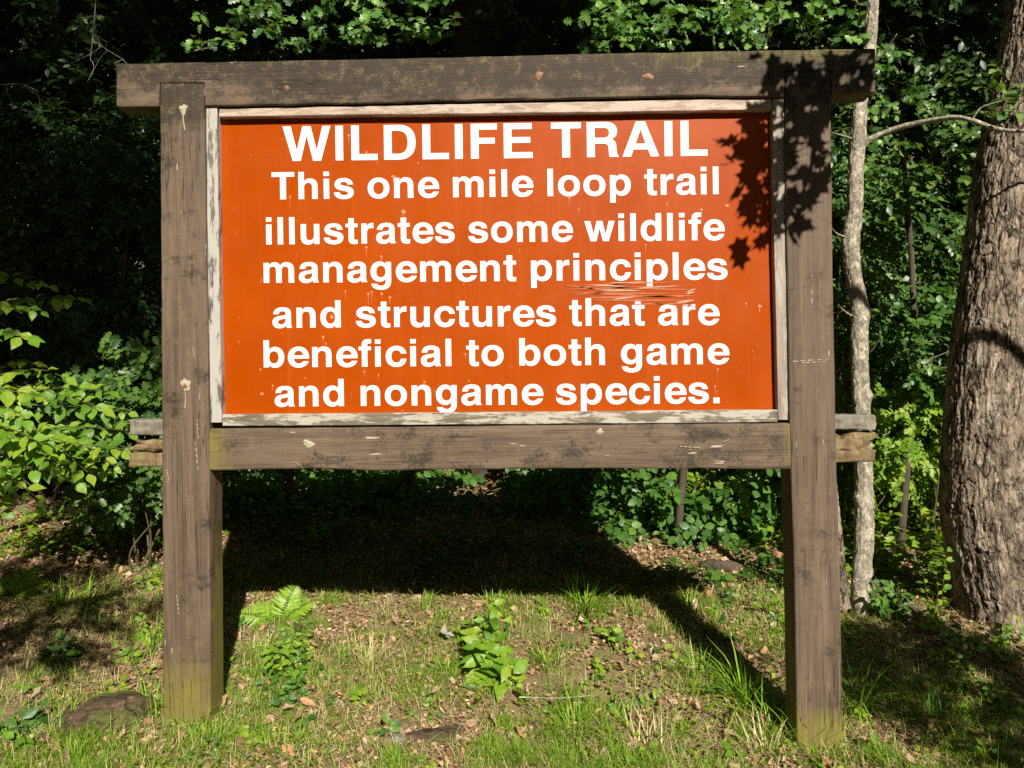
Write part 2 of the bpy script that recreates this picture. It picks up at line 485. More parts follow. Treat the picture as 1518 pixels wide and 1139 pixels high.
KITE2 = leaf_tpl([.26, .22], .2, .12)
TOOTH = leaf_tpl([.14, .30, .22, .40, .24, .42, .20, .28, .10], .22, .15)
SPIKY = leaf_tpl([.13, .34, .17, .38, .16, .27], .28, .12)
def lobed_tpl(n=5, deep=.55):
    V = [(0, 0, 0), (0, .42, -.03)]
    k = 2 * n + 1
    for i in range(k):
        a = math.radians(-150 + 300 * i / (k - 1))
        r = (.55 if i % 2 else .55 * deep) * (1.05 if i == n else 1)
        V.append((math.sin(a) * r, .45 + math.cos(a) * r, -.10 * r + .05 * (i % 2)))
    F = [(0, 2, 1), (0, 1, k + 1)] + [(1, 2 + i, 3 + i) for i in range(k - 1)]
    return np.array(V, float), np.array(F, int)
MAPLE = lobed_tpl()
def inst(tpl, pos, Rm, scale, rv=None):
    V, F = tpl[0], tpl[1]
    n = len(pos); k = len(V)
    s = np.asarray(scale, float)
    if s.ndim == 0: s = np.full(n, float(s))
    if s.ndim == 1: s = np.repeat(s[:, None], 3, 1)
    VV = V[None] * s[:, None, :]
    VV = np.einsum('nij,nkj->nki', Rm, VV) + np.asarray(pos)[:, None, :]
    FF = F[None] + (np.arange(n) * k)[:, None, None]
    base = rng.random(n) if rv is None else rv
    if len(tpl) > 2:
        rr = (base[:, None] * .35 + tpl[2][None] * .65)
    else:
        rr = np.repeat(base[:, None], k, 1)
    return VV.reshape(-1, 3), FF.reshape(-1, F.shape[1]), rr.ravel()
def cat_parts(parts):
    Vs, Fs, Rs, off = [], [], [], 0
    for p in parts:
        Vs.append(p[0]); Fs.append(p[1] + off); Rs.append(p[2]); off += len(p[0])
    return np.concatenate(Vs), np.concatenate(Fs), np.concatenate(Rs)
def spray_tpl(leaf, n=10, length=1.0, ls=.28, twig=True):
    """a twig of unit length with leaves alternately to both sides"""
    t = np.linspace(.12, 1, n)
    pos = np.stack([.03 * np.sin(t * 7), t * length, -.12 * t * t], 1)
    side = np.where(np.arange(n) % 2 == 0, 1, -1)
    az = -side * np.radians(rng.uniform(35, 75, n)); az[-1] = 0
    el = np.radians(rng.uniform(-35, 20, n)); roll = np.radians(rng.uniform(-30, 30, n))
    sc = ls * rng.uniform(.7, 1.15, n)
    V, F, R_ = inst(leaf, pos, rotm(az, el, roll), sc)
    if twig:
        w = .006
        tv = np.array([(-w, 0, 0), (w, 0, 0), (0, 0, w * 1.6), (-w * .3, length, -.12), (w * .3, length, -.12), (0, length, -.12 + w)], float)
        tf = np.array([(0, 1, 4), (0, 4, 3), (1, 2, 5), (1, 5, 4), (2, 0, 3), (2, 3, 5)])
        F = np.concatenate([F, tf + len(V)]); V = np.concatenate([V, tv]); R_ = np.concatenate([R_, np.zeros(6)])
    return V, F, R_
def tube(path, radii, sides=6, jitter=0.0, cap=True):
    path = np.asarray(path, float); n = len(path)
    radii = np.asarray(radii, float)
    if radii.ndim == 0: radii = np.full(n, float(radii))
    T = np.gradient(path, axis=0); T /= np.linalg.norm(T, axis=1)[:, None] + 1e-9
    ref = np.array([0, 1.0, 0.03]) if abs(T[:, 1]).mean() < .8 else np.array([1.0, 0, 0])
    U = np.cross(T, ref); U /= np.linalg.norm(U, axis=1)[:, None] + 1e-9
    B = np.cross(T, U)
    a = np.linspace(0, 2 * np.pi, sides, endpoint=False)
    r = radii[:, None] * (1 + jitter * rng.uniform(-1, 1, (n, sides)))
    V = path[:, None, :] + r[:, :, None] * (np.cos(a)[None, :, None] * U[:, None, :] + np.sin(a)[None, :, None] * B[:, None, :])
    V = V.reshape(-1, 3)
    i = np.arange(n - 1)[:, None] * sides; j = np.arange(sides)[None]; jn = (j + 1) % sides
    q = np.stack([i + j, i + jn, i + sides + jn, i + sides + j], -1).reshape(-1, 4)
    F = np.concatenate([q[:, [0, 1, 2]], q[:, [0, 2, 3]]])
    if cap:
        V = np.concatenate([V, path[:1], path[-1:]])
        c0, c1 = n * sides, n * sides + 1
        jj = np.arange(sides)
        F = np.concatenate([F, np.stack([np.full(sides, c0), (jj + 1) % sides, jj], 1), np.stack([np.full(sides, c1), (n - 1) * sides + jj, (n - 1) * sides + (jj + 1) % sides], 1)])
    return V, F, np.zeros(len(V))
def spline(pts, n):
    pts = np.asarray(pts, float)
    t = np.linspace(0, len(pts) - 1, n); i = np.clip(t.astype(int), 0, len(pts) - 2); f_ = t - i
    p0 = pts[np.clip(i - 1, 0, len(pts) - 1)]; p1 = pts[i]; p2 = pts[i + 1]; p3 = pts[np.clip(i + 2, 0, len(pts) - 1)]
    f_ = f_[:, None]
    return .5 * (2 * p1 + (p2 - p0) * f_ + (2 * p0 - 5 * p1 + 4 * p2 - p3) * f_ ** 2 + (3 * p1 - p0 - 3 * p2 + p3) * f_ ** 3)

# ------------------------------------------------------------------ the ground: one sheet to the horizon
def axis(lo, hi, a, b, fine, grow=1.12):
    c = list(np.arange(a, b, fine)); s = fine; x = b
    while x < hi: c.append(x); s *= grow; x += s
    c.append(hi); s = fine; x = a - fine
    pre = []
    while x > lo: pre.append(x); s *= grow; x -= s
    pre.append(lo)
    return np.array(sorted(pre) + c)
xs = axis(-220, 220, -3.2, 3.6, .035); ys = axis(-160, 300, -1.4, 4.2, .035)
XX, YY = np.meshgrid(xs, ys)
ZZ = zg(XX, YY) + .012 * (fbm(XX * 22, YY * 22, 2) - .4) * (np.abs(YY) < 8)
Vt = np.stack([XX, YY, ZZ], -1).reshape(-1, 3)
nx, ny = len(xs), len(ys)
ii = (np.arange(ny - 1)[:, None] * nx + np.arange(nx - 1)[None]).ravel()
gm = mesh_np('ground', Vt, np.stack([ii, ii + 1, ii + nx + 1, ii + nx], 1), smooth_s=True, mats=[M['ground']])
tag(obj('ground', gm), 'leaf strewn woodland ground rising behind the sign', None, None, 'structure')

# ------------------------------------------------------------------ the sign
sign = empty('trail_sign', (0, 0.06, float(zg(0, 0))))
tag(sign, 'large brown timber trail sign with orange panel and white lettering', 'sign')

def board(name, A, B, y0, depth, material, parent, n=90, r=.006, wob=.0015, mold=None, moss=None, cut=.004, seed=0):
    """a sawn timber: A and B are the two long edges of its front face (lists of survey points), swept and worn"""
    A = np.array([P(px, py, y0) for px, py in A]); B = np.array([P(px, py, y0) for px, py in B])
    def resample(Q):
        if len(Q) == n: return Q
        d = np.concatenate([[0], np.cumsum(np.linalg.norm(np.diff(Q, axis=0), axis=1))]); t = np.linspace(0, d[-1], n)
        return np.stack([np.interp(t, d, Q[:, k]) for k in range(3)], 1)
    A, B = resample(A), resample(B)
    return board3(name, A, B, depth, material, parent, r, wob, mold, moss, seed)
def board3(name, A, B, depth, material, parent, r=.006, wob=.0015, mold=None, moss=None, seed=0):
    n = len(A)
    w = np.linalg.norm(A - B, axis=1)
    s = np.arange(n)
    sect = []                                                   # (fraction code, depth) walking round the section
    NF = 9
    def arc(cx, cy, a0, a1):
        return [(cx, cy, math.radians(a)) for a in np.linspace(a0, a1, 4)]
    V = []
    U = (A - B) / w[:, None]
    D = np.array([0, 1.0, 0])
    cum = np.concatenate([[0], np.cumsum(np.linalg.norm(np.diff(A + B, axis=0), axis=1) / 2)])
    ra = r * (.6 + 1.3 * fbm(cum * 14 + seed, cum * 0 + 3, 3)) ; rb = r * (.6 + 1.3 * fbm(cum * 14 + seed + 50, cum * 0 + 8, 3))
    wa = wob * 2 * (fbm(cum * 9 + seed * 3, cum * 0 + 1, 4) - .47); wb = wob * 2 * (fbm(cum * 9 + seed * 3 + 31, cum * 0 + 4, 4) - .47)
    rows = []
    for k in range(n):
        a_, b_ = w[k] + wa[k], wb[k]
        ring = []
        for t in np.linspace(0, 1, NF):                          # front face, from B to A
            ring.append((b_ + rb[k] + (a_ - ra[k] - b_ - rb[k]) * t, 0))
        for g in (30, 60, 90): ring.append((a_ - ra[k] + ra[k] * math.sin(math.radians(g)), ra[k] - ra[k] * math.cos(math.radians(g))))
        ring += [(a_, depth * .5), (a_, depth), (b_, depth), (b_, depth * .5)]
        for g in (90, 60, 30): ring.append((b_ + rb[k] - rb[k] * math.sin(math.radians(g)), rb[k] - rb[k] * math.cos(math.radians(g))))
        ring = np.array(ring)
        rows.append(B[k] + ring[:, :1] * U[k] + ring[:, 1:] * D)
    m = len(rows[0])
    V = np.array(rows)                                          # n, m, 3
    nz = .0016 * (fbm(V[:, :, 0] * 12 + seed, V[:, :, 2] * 12 + seed, 4) - .45)
    V[:, :NF, 1] += nz[:, :NF]
    # round the cut ends slightly
    for e, sgn in ((0, 1), (-1, -1)):
        c = V[e].mean(0); V[e] = c + (V[e] - c) * .985
    V = V.reshape(-1, 3)
    i = np.arange(n - 1)[:, None] * m; j = np.arange(m)[None]; jn = (j + 1) % m
    F = np.stack([i + j, i + jn, i + m + jn, i + m + j], -1).reshape(-1, 4).tolist()
    F.append(list(range(m))[::-1]); F.append([(n - 1) * m + q for q in range(m)])
    F[:-2] = [f[::-1] for f in F[:-2]]; F[-2] = F[-2][::-1]; F[-1] = F[-1][::-1]
    at = {'mold': np.zeros(len(V)) if mold is None else mold(V), 'moss': np.zeros(len(V)) if moss is None else moss(V)}
    me = mesh_np(name, V, F, at, True, [material])
    import bmesh
    bm = bmesh.new(); bm.from_mesh(me); bmesh.ops.recalc_face_normals(bm, faces=bm.faces[:]); bm.to_mesh(me); bm.free()
    if hasattr(me, 'set_sharp_from_angle'): me.set_sharp_from_angle(angle=math.radians(50))
    return obj(name, me, parent)

POST_D = .125
gz = lambda V: zg(V[:, 0], V[:, 1])
def post_moss(V, front, side_x, side_amt, h):
    hz = V[:, 2] - gz(V)
    m = front * (1 - smooth(.05, h, hz))
    ins = (np.abs(V[:, 0] - side_x) < .012) & (V[:, 1] > .008)
    m = np.maximum(m, np.where(ins, side_amt * (1 - smooth(.35, 1.1, hz)), 0))
    return m
pt = P(272, 124, 0)
# posts
board('post', [(237, 124), (237, 160), (240, 700), (241.7, 1062), (242.4, 1135)], [(302.5, 124), (302.7, 160), (310, 700), (312.3, 1070), (313, 1143)], 0, POST_D, M['wood_z'], sign,
      n=170, seed=1, mold=lambda V: .75 * smooth(P(0, 210)[2], P(0, 130)[2], V[:, 2]) + .24,
      moss=lambda V: post_moss(V, .8, P(311, 900)[0], .95, .42))
board('post', [(1164.5, 106), (1165.5, 330), (1172.5, 700), (1178, 859), (1182, 1110), (1183, 1165)], [(1231.5, 105), (1234.7, 380), (1240.7, 700), (1245.7, 859), (1250, 1110), (1251, 1165)], 0, POST_D, M['wood_z'], sign,
      n=170, seed=2, mold=lambda V: .5 * smooth(P(0, 240)[2], P(0, 130)[2], V[:, 2]) + .2,
      moss=lambda V: post_moss(V, 1.1, P(1175, 900)[0], .45, .24))
# top beam, notched over both posts
bt = [(173, 94.5), (400, 90.5), (560, 87), (800, 81), (1018, 76.7), (1160, 74), (1297.3, 71.7)]
bb = [(173, 158.7), (236, 158.3), (302.5, 157.5), (560, 152), (800, 146.5), (1018, 142.2), (1163, 143.5), (1232, 139.5), (1297.3, 136.7)]
def interp_px(tab, x): return float(np.interp(x, [t[0] for t in tab], [t[1] for t in tab]))
xs_b = sorted(set(list(np.linspace(173, 1297.3, 150)) + [235.6, 236.6, 303.4, 304.4, 1162.6, 1163.4, 1232.4, 1233.4]))
A_, B_ = [], []
for x in xs_b:
    A_.append(P(x, interp_px(bt, x), 0)); yb = interp_px(bb, x)
    if 236 <= x <= 304: yb = 123.0 - .3 * math.sin((x - 236) / 68 * 3.1)
    if 1163 <= x <= 1233: yb = 104.6
    B_.append(P(x, yb, 0))
def beam_mold(V):
    x = V[:, 0]
    f_ = (V[:, 2] - 2.45) / .18
    return .35 + .75 * smooth(.0, 1.0, f_) * (.35 + .65 * smooth(-1.3, -.6, x)) + .25 * np.exp(-((x + .75) / .22) ** 2)
board3('top_beam', np.array(A_), np.array(B_), .105, M['wood_x'], sign, r=.005, wob=.003, seed=7, mold=beam_mold,
       moss=lambda V: .5 * smooth(2.46, 2.68, V[:, 2]) * smooth(-.9, .9, V[:, 0]) + .25 * smooth(-1.3, -1.6, V[:, 0]))
# lower rail with a wavy bottom edge
rail_m = lambda V: np.maximum(smooth(-1.10, -1.25, V[:, 0]) * .6, smooth(.94, 1.02, V[:, 0]) * .9)
board('lower_rail', [(310.5, 636), (500, 634), (800, 631), (1000, 629), (1172, 627.5)],
      [(310.5, 698), (400, 696), (470, 695), (530, 697.5), (570, 699), (640, 696), (760, 695.5), (900, 695), (1050, 695), (1172, 696)], .004, .045, M['wood_x'], sign, n=150, seed=9, wob=.002,
      mold=lambda V: .30 + 0 * V[:, 0], moss=rail_m)
# frame trim
TR, TH = .016, .034
board('trim', [(325, 160.5), (700, 154), (1143.7, 146)], [(325, 173), (700, 168.5), (1143.7, 162.5)], TR, TH, M['trim_top'], sign, n=70, r=.002, wob=.0016, seed=12)
board('trim', [(305.5, 158.5), (308, 400), (312, 626.5)], [(322, 158.8), (324.5, 400), (328.6, 626.5)], TR - .003, TH + .003, M['trim_left'], sign, n=60, r=.002, wob=.0012, seed=13)
board('trim', [(1145.5, 146.5), (1148, 380), (1154, 622.5)], [(1162.5, 146), (1165, 380), (1168.3, 622.5)], TR - .002, TH + .002, M['trim_right'], sign, n=60, r=.002, wob=.0012, seed=14)
board('trim', [(330, 614.5), (700, 611.5), (1152.6, 607.5)], [(330, 631.7), (700, 629.5), (1152.6, 626)], TR, TH, M['trim_bottom'], sign, n=70, r=.002, wob=.0016, seed=15)
# panel
PY = TR + TH + .0006
def quadbox(name, c, y0, y1, m, parent):
    f0 = [P(px, py, y0) for px, py in c]; b0 = [np.array([q[0], y1, q[2]]) for q in f0]
    V = np.array(f0 + b0)
    F = [(3, 2, 1, 0), (4, 5, 6, 7), (0, 1, 5, 4), (1, 2, 6, 5), (2, 3, 7, 6), (3, 0, 4, 7)]
    return obj(name, mesh_np(name, V, F, mats=[m]), parent)
quadbox('panel', [(312, 163), (1158, 152), (1162, 620), (318, 627)], PY, PY + .012, M['orange'], sign)

# lettering: outlines of each character in 1/1000 em, drawn by hand as line and Bezier segments
GL = {
 'n': (611, 'M66,0L66,532L199,532L199,454C228,508 280,546 352,546C478,546 546,470 546,332L546,0L406,0L406,318C406,392 372,430 314,430C250,430 206,386 206,312L206,0Z'),
 'h': (611, 'M66,0L66,720L206,720L206,462C234,516 284,546 352,546C478,546 546,470 546,332L546,0L406,0L406,318C406,392 372,430 314,430C250,430 206,386 206,312L206,0Z'),
 'u': (611, 'M546,532L546,0L413,0L413,78C384,24 332,-14 260,-14C134,-14 66,62 66,200L66,532L206,532L206,214C206,140 240,102 298,102C362,102 406,146 406,220L406,532Z'),
 'm': (889, 'M64,0L64,532L197,532L197,456C224,512 272,546 338,546C408,546 456,514 480,458C512,514 562,546 628,546C752,546 824,478 824,350L824,0L684,0L684,330C684,396 656,430 602,430C548,430 514,394 514,326L514,0L374,0L374,330C374,396 346,430 292,430C238,430 204,394 204,326L204,0Z'),
 'r': (389, 'M64,0L64,532L196,532L196,436C222,508 272,546 340,546C352,546 362,545 374,543L374,402C358,405 340,407 322,407C246,407 204,366 204,286L204,0Z'),
 'i': (278, 'M69,0L69,532L209,532L209,0ZM69,604L69,720L209,720L209,604Z'),
 'l': (278, 'M69,0L69,720L209,720L209,0Z'),
 'o': (611, 'M306,546C142,546 34,436 34,266C34,96 142,-14 306,-14C470,-14 578,96 578,266C578,436 470,546 306,546ZM306,430C226,430 176,368 176,266C176,164 226,102 306,102C386,102 436,164 436,266C436,368 386,430 306,430Z'),
 'e': (556, 'M186,226L562,226C572,420 480,546 302,546C146,546 36,430 36,262C36,96 140,-14 300,-14C424,-14 522,50 554,158L416,158C398,122 360,98 306,98C238,98 192,144 186,226ZM188,316C198,388 240,434 300,434C364,434 408,392 414,316Z'),
 'c': (556, 'M546,340L408,340C398,398 360,430 304,430C224,430 176,370 176,266C176,162 224,102 304,102C362,102 402,138 410,202L548,202C534,68 442,-14 304,-14C144,-14 34,98 34,264C34,432 144,546 306,546C438,546 532,468 546,340Z'),
 'a': (556, 'M54,360C62,484 150,546 290,546C430,546 502,490 502,384L502,110C502,54 512,24 536,0L392,0C382,18 378,34 376,58C334,10 280,-14 214,-14C104,-14 32,48 32,146C32,240 88,294 204,312L300,326C350,334 366,348 366,382C366,420 338,440 284,440C228,440 198,416 192,360ZM366,256C350,244 330,238 296,232L258,225C200,214 174,192 174,152C174,114 198,92 242,92C314,92 364,140 366,206Z'),
 'b': (611, 'M62,0L62,720L202,720L202,466C232,520 280,546 344,546C478,546 576,436 576,268C576,98 478,-14 344,-14C278,-14 230,14 198,70L198,0ZM202,264C202,364 248,428 318,428C390,428 434,364 434,266C434,166 390,104 318,104C248,104 202,166 202,264Z'),
 'd': (611, 'M549,0L549,720L409,720L409,466C379,520 331,546 267,546C133,546 35,436 35,268C35,98 133,-14 267,-14C333,-14 381,14 413,70L413,0ZM409,264C409,364 363,428 293,428C221,428 177,364 177,266C177,166 221,104 293,104C363,104 409,166 409,264Z'),
 'p': (611, 'M62,532L62,-188L202,-188L202,66C232,12 280,-14 344,-14C478,-14 576,96 576,264C576,434 478,546 344,546C278,546 230,518 198,462L198,532ZM202,268C202,168 248,104 318,104C390,104 434,168 434,266C434,366 390,428 318,428C248,428 202,366 202,268Z'),
 'g': (611, 'M416,532L549,532L549,36C549,-124 460,-206 298,-206C156,-206 66,-148 56,-44L200,-44C212,-80 244,-98 300,-98C372,-98 409,-58 409,20L409,84C378,36 330,10 268,10C130,10 38,114 38,274C38,434 132,546 270,546C336,546 384,518 416,462ZM409,274C409,370 366,430 296,430C226,430 180,368 180,274C180,182 226,124 296,124C366,124 409,180 409,274Z'),
 's': (556, 'M508,370C502,484 416,546 276,546C136,546 46,480 46,376C46,288 104,244 222,216L320,193C366,182 382,168 382,144C382,110 350,92 286,92C220,92 182,116 176,170L30,170C34,52 128,-14 282,-14C436,-14 528,56 528,168C528,256 474,300 350,328L258,349C208,360 190,374 190,396C190,426 222,442 274,442C334,442 364,420 370,370Z'),
 't': (333, 'M86,676L226,676L226,532L318,532L318,434L226,434L226,150C226,116 238,102 270,102C286,102 300,103 318,106L318,-4C288,-10 260,-12 230,-12C132,-12 86,36 86,130L86,434L12,434L12,532L86,532Z'),
 'f': (333, 'M92,0L92,434L14,434L14,532L92,532L92,570C92,676 146,728 252,728C282,728 306,726 328,722L328,612C312,614 296,615 282,615C248,615 232,602 232,570L232,532L322,532L322,434L232,434L232,0Z'),
 'w': (778, 'M772,532L616,0L470,0L389,346L308,0L162,0L6,532L156,532L238,180L316,532L462,532L540,180L622,532Z'),
 'W': (944, 'M938,720L748,0L592,0L472,520L352,0L196,0L6,720L166,720L278,220L392,720L552,720L666,220L778,720Z'),
 'I': (278, 'M64,0L64,720L214,720L214,0Z'),
 'L': (611, 'M70,0L70,720L222,720L222,128L580,128L580,0Z'),
 'D': (722, 'M70,0L70,720L360,720C570,720 684,590 684,362C684,132 568,0 358,0ZM222,124L340,124C466,124 528,204 528,360C528,516 466,596 340,596L222,596Z'),
 'F': (611, 'M70,0L70,720L576,720L576,596L222,596L222,428L532,428L532,308L222,308L222,0Z'),
 'E': (667, 'M70,0L70,720L612,720L612,596L222,596L222,434L580,434L580,314L222,314L222,124L624,124L624,0Z'),
 'T': (611, 'M230,0L230,596L20,596L20,720L592,720L592,596L382,596L382,0Z'),
 'R': (722, 'M70,0L70,720L430,720C564,720 650,648 650,530C650,448 612,394 540,368C604,344 630,300 634,216C638,120 640,60 674,20L674,0L508,0C490,36 488,80 484,170C480,246 454,276 382,276L222,276L222,0ZM222,398L394,398C462,398 496,430 496,498C496,566 464,598 400,598L222,598Z'),
 'A': (722, 'M266,720L440,720L706,0L542,0L492,146L216,146L168,0L4,0ZM354,556L258,266L448,266Z'),
 '.': (278, 'M64,0L64,148L214,148L214,0Z'),
}
import re
def glyph_splines(path):
    out = []
    for sub in path.split('Z'):
        if not sub: continue
        toks = re.findall(r'([MLC])([^MLC]*)', sub)
        pts = []                                             # [co, handle_in, handle_out]
        for c, arg in toks:
            nums = [tuple(float(v) for v in q.split(',')) for q in arg.split()]
            if c in 'ML': pts.append([nums[0], nums[0], nums[0]])
            else:
                pts[-1][2] = nums[0]; pts.append([nums[2], nums[1], nums[2]])
        if len(pts) > 1 and abs(pts[0][0][0] - pts[-1][0][0]) < .5 and abs(pts[0][0][1] - pts[-1][0][1]) < .5:
            pts[0][1] = pts[-1][1]; pts.pop()
        out.append(pts)
    return out
def text_mesh(txt, offset=0.0, track=0):
    cu = bpy.data.curves.new('t', 'CURVE'); cu.dimensions = '2D'; cu.fill_mode = 'BOTH'; cu.resolution_u = 10; cu.offset = offset
    x = 0
    for ch in txt:
        if ch == ' ': x += 270; continue
        adv, path = GL[ch]
        for pts in glyph_splines(path):
            sp = cu.splines.new('BEZIER'); sp.bezier_points.add(len(pts) - 1); sp.use_cyclic_u = True
            for bp, (co, hi, ho) in zip(sp.bezier_points, pts):
                bp.handle_left_type = bp.handle_right_type = 'FREE'
                bp.co = ((co[0] + x) / 1000, co[1] / 1000, 0); bp.handle_left = ((hi[0] + x) / 1000, hi[1] / 1000, 0); bp.handle_right = ((ho[0] + x) / 1000, ho[1] / 1000, 0)
        x += adv + track
    o = bpy.data.objects.new('t', cu); COL.objects.link(o)
    dg = bpy.context.evaluated_depsgraph_get()
    me = bpy.data.meshes.new_from_object(o.evaluated_get(dg))
    bpy.data.objects.remove(o); bpy.data.curves.remove(cu)
    co = np.zeros(len(me.vertices) * 3); me.vertices.foreach_get('co', co); co = co.reshape(-1, 3)
    F = [tuple(p.vertices) for p in me.polygons]
    bpy.data.meshes.remove(me)
    return co, F
LINES = [('WILDLIFE TRAIL', (419.5, 239.2), (1049, 231.0), 51.5, 22), ('This one mile loop trail', (403, 296), (1065.4, 288), 40.3, 18),
         ('illustrates some wildlife', (394.7, 362.8), (1074.4, 356), 40.3, 18), ('management principles', (391, 419.7), (1078.6, 414.3), 40.3, 18),
         ('and structures that are', (404, 486.4), (1066.8, 481.7), 40.3, 18), ('beneficial to both game', (391, 545), (1081.5, 539.8), 40.3, 18),
         ('and nongame species.', (407.3, 603), (1066.8, 597.9), 40.3, 18)]
GCACHE = {}
for txt, pl, pr, cap, tr in LINES:
    yy = PY - .0012
    x = 0.0; cells = []
    for ch in txt:
        if ch == ' ': x += .270 + .0; continue
        cells.append((ch, x)); x += GL[ch][0] / 1000 + tr / 1000
    def gm_(ch, off):
        if (ch, off) not in GCACHE: GCACHE[(ch, off)] = text_mesh(ch, off)
        return GCACHE[(ch, off)]
    x0 = cells[0][1] + gm_(cells[0][0], 0.0)[0][:, 0].min(); x1 = cells[-1][1] + gm_(cells[-1][0], 0.0)[0][:, 0].max()
    a, b = P(*pl, yy), P(*pr, yy)
    top = P(pl[0] - .0125 * cap, pl[1] - cap, yy)
    sz = (top[2] - a[2]) / .720
    line = empty('text_line', (0, 0, 0)); line.parent = sign
    line['label'] = 'white line of lettering reading ' + txt
    line.location = Vector(a) - sign.location
    def place(co, xo, y):
        q = a[None] + (co[:, :1] + xo - x0) / (x1 - x0) * (b - a)[None]
        q = q + np.array([0, 0, 1.0])[None] * co[:, 1:2] * sz
        q[:, 1] = y
        return q
    for ch, xo in cells:
        co, F = gm_(ch, 0.0)
        me = mesh_np('letter', place(co, xo, yy), [f[::-1] for f in F], mats=[M['white_letter']])
        obj('letter', me, line)
# blisters, drips and gouges on the panel
def marks(name, items, m, y):
    V, F = [], []
    for (px, py, rx, ry, tail) in items:
        c = len(V); k = 9
        for i in range(k):
            a = 2 * math.pi * i / k; rr = random.uniform(.65, 1.15)
            V.append(P(px + rx * rr * math.cos(a), py + ry * rr * math.sin(a), y))
        F.append(tuple(range(c + k - 1, c - 1, -1)))
        if tail:
            c = len(V)
            V += [P(px - rx * .22, py, y + .0001), P(px + rx * .22, py, y + .0001), P(px + rx * .08, py + tail, y + .0001), P(px - rx * .08, py + tail, y + .0001)]
            F.append((c + 3, c + 2, c + 1, c)) if False else F.append((c, c + 1, c + 2, c + 3))
    me = mesh_np(name, np.array(V), F, mats=[m])
    import bmesh
    bm = bmesh.new(); bm.from_mesh(me); bmesh.ops.recalc_face_normals(bm, faces=bm.faces[:]); bm.to_mesh(me); bm.free()
    return obj(name, me, sign)
bl = [(517, 201, 2, 2.5, 14), (543, 226, 1.8, 1.8, 0), (583, 262, 4, 3, 10), (598, 314, 4.5, 3.5, 8), (430, 292, 1.8, 2, 16), (565, 381, 2, 2.4, 12), (543, 367, 2.5, 2, 14), (512, 432, 1.8, 2.2, 12), (546, 436, 2.2, 2.4, 16),
      (551, 433, 1.8, 1.8, 18), (566, 436, 2.4, 2.4, 6), (578, 441, 2.6, 2.4, 10), (844, 294, 1.6, 1.8, 14), (858, 310, 1.2, 1.6, 12), (957, 363, 1.6, 1.6, 16), (989, 302, 1.6, 1.6, 12), (1040, 311, 2.4, 2, 14), (1126, 454, 4, 2.4, 10),
      (479, 500, 2.4, 3, 8), (483, 510, 1.8, 2, 0), (492, 470, 3, 3.4, 0), (540, 551, 2, 2.2, 8), (561, 556, 1.6, 1.8, 6), (386, 548, 2, 2.4, 0), (388, 584, 2.8, 2.6, 0), (404, 572, 1.6, 2, 8), (629, 567, 2, 2, 0), (695, 565, 1.4, 2, 0),
      (1064, 548, 1.8, 2, 12), (1060, 573, 2, 2, 14), (1106, 450, 1.6, 1.6, 10), (1078, 305, 3, 2.6, 0), (825, 588, 1.6, 1.8, 0), (690, 525, 1.6, 1.8, 8), (452, 561, 1.2, 1.4, 0), (596, 609, 1.4, 1.2, 0), (620, 242, 1.4, 1.6, 0), (1098, 270, 1.2, 1.2, 16)]
bl += [(random.uniform(335, 1135), random.uniform(190, 606), random.uniform(.5, 1.1), random.uniform(.5, 1.1), random.choice([0, 0, 0, 7])) for _ in range(170)]
o = marks('paint_blisters', bl, M['blister'], PY - .0016); o['kind'] = 'stuff'
def streaks(name, items, m, y):
    V, F = [], []
    for (x0, y0, x1, y1, w) in items:
        k = 9; c = len(V)
        for i in range(k):
            t = i / (k - 1); hw = w * (math.sin(math.pi * t) ** .6) * random.uniform(.5, 1.0) * .5
            x = x0 + (x1 - x0) * t; yy_ = y0 + (y1 - y0) * t + random.uniform(-.35, .35)
            V += [P(x, yy_ - hw, y), P(x, yy_ + hw, y)]
        for i in range(k - 1):
            F.append((c + 2 * i, c + 2 * i + 1, c + 2 * i + 3, c + 2 * i + 2))
    me = mesh_np(name, np.array(V), F, mats=[m])
    return obj(name, me, sign)
sal = [(822, 424, 1010, 418, 2.5), (830, 429, 1030, 424, 3), (838, 434, 1000, 436, 3), (860, 442, 1034, 438, 4), (850, 427, 935, 420, 3), (872, 445, 1036, 446, 3), (930, 452, 1030, 449, 3), (890, 426, 1028, 430, 3.5), (845, 438, 940, 430, 2.5), (880, 436, 1025, 441, 3), (960, 449, 1036, 455, 2), (835, 423, 900, 431, 2)]
pale = [(874, 422, 930, 425, 2.6), (886, 430, 952, 431, 3.2), (908, 444, 942, 440, 3.2), (1018, 433, 1032, 428, 3), (1016, 436, 1030, 433, 3), (1002, 449, 1030, 445, 4), (900, 420, 960, 418, 2), (940, 428, 1005, 424, 2)]
dk = [(1008, 453, 1032, 446, .9), (1014, 457, 1030, 451, .8), (1017, 461, 1032, 455, .7)]
for nm, it, m_, y_ in (('scratch', sal, 'scratch_salmon', PY - .0018), ('scratch', pale, 'scratch_pale', PY - .0021), ('scratch', dk, 'scratch_dark', PY - .0024)):
    streaks(nm, it, M[m_], y_)
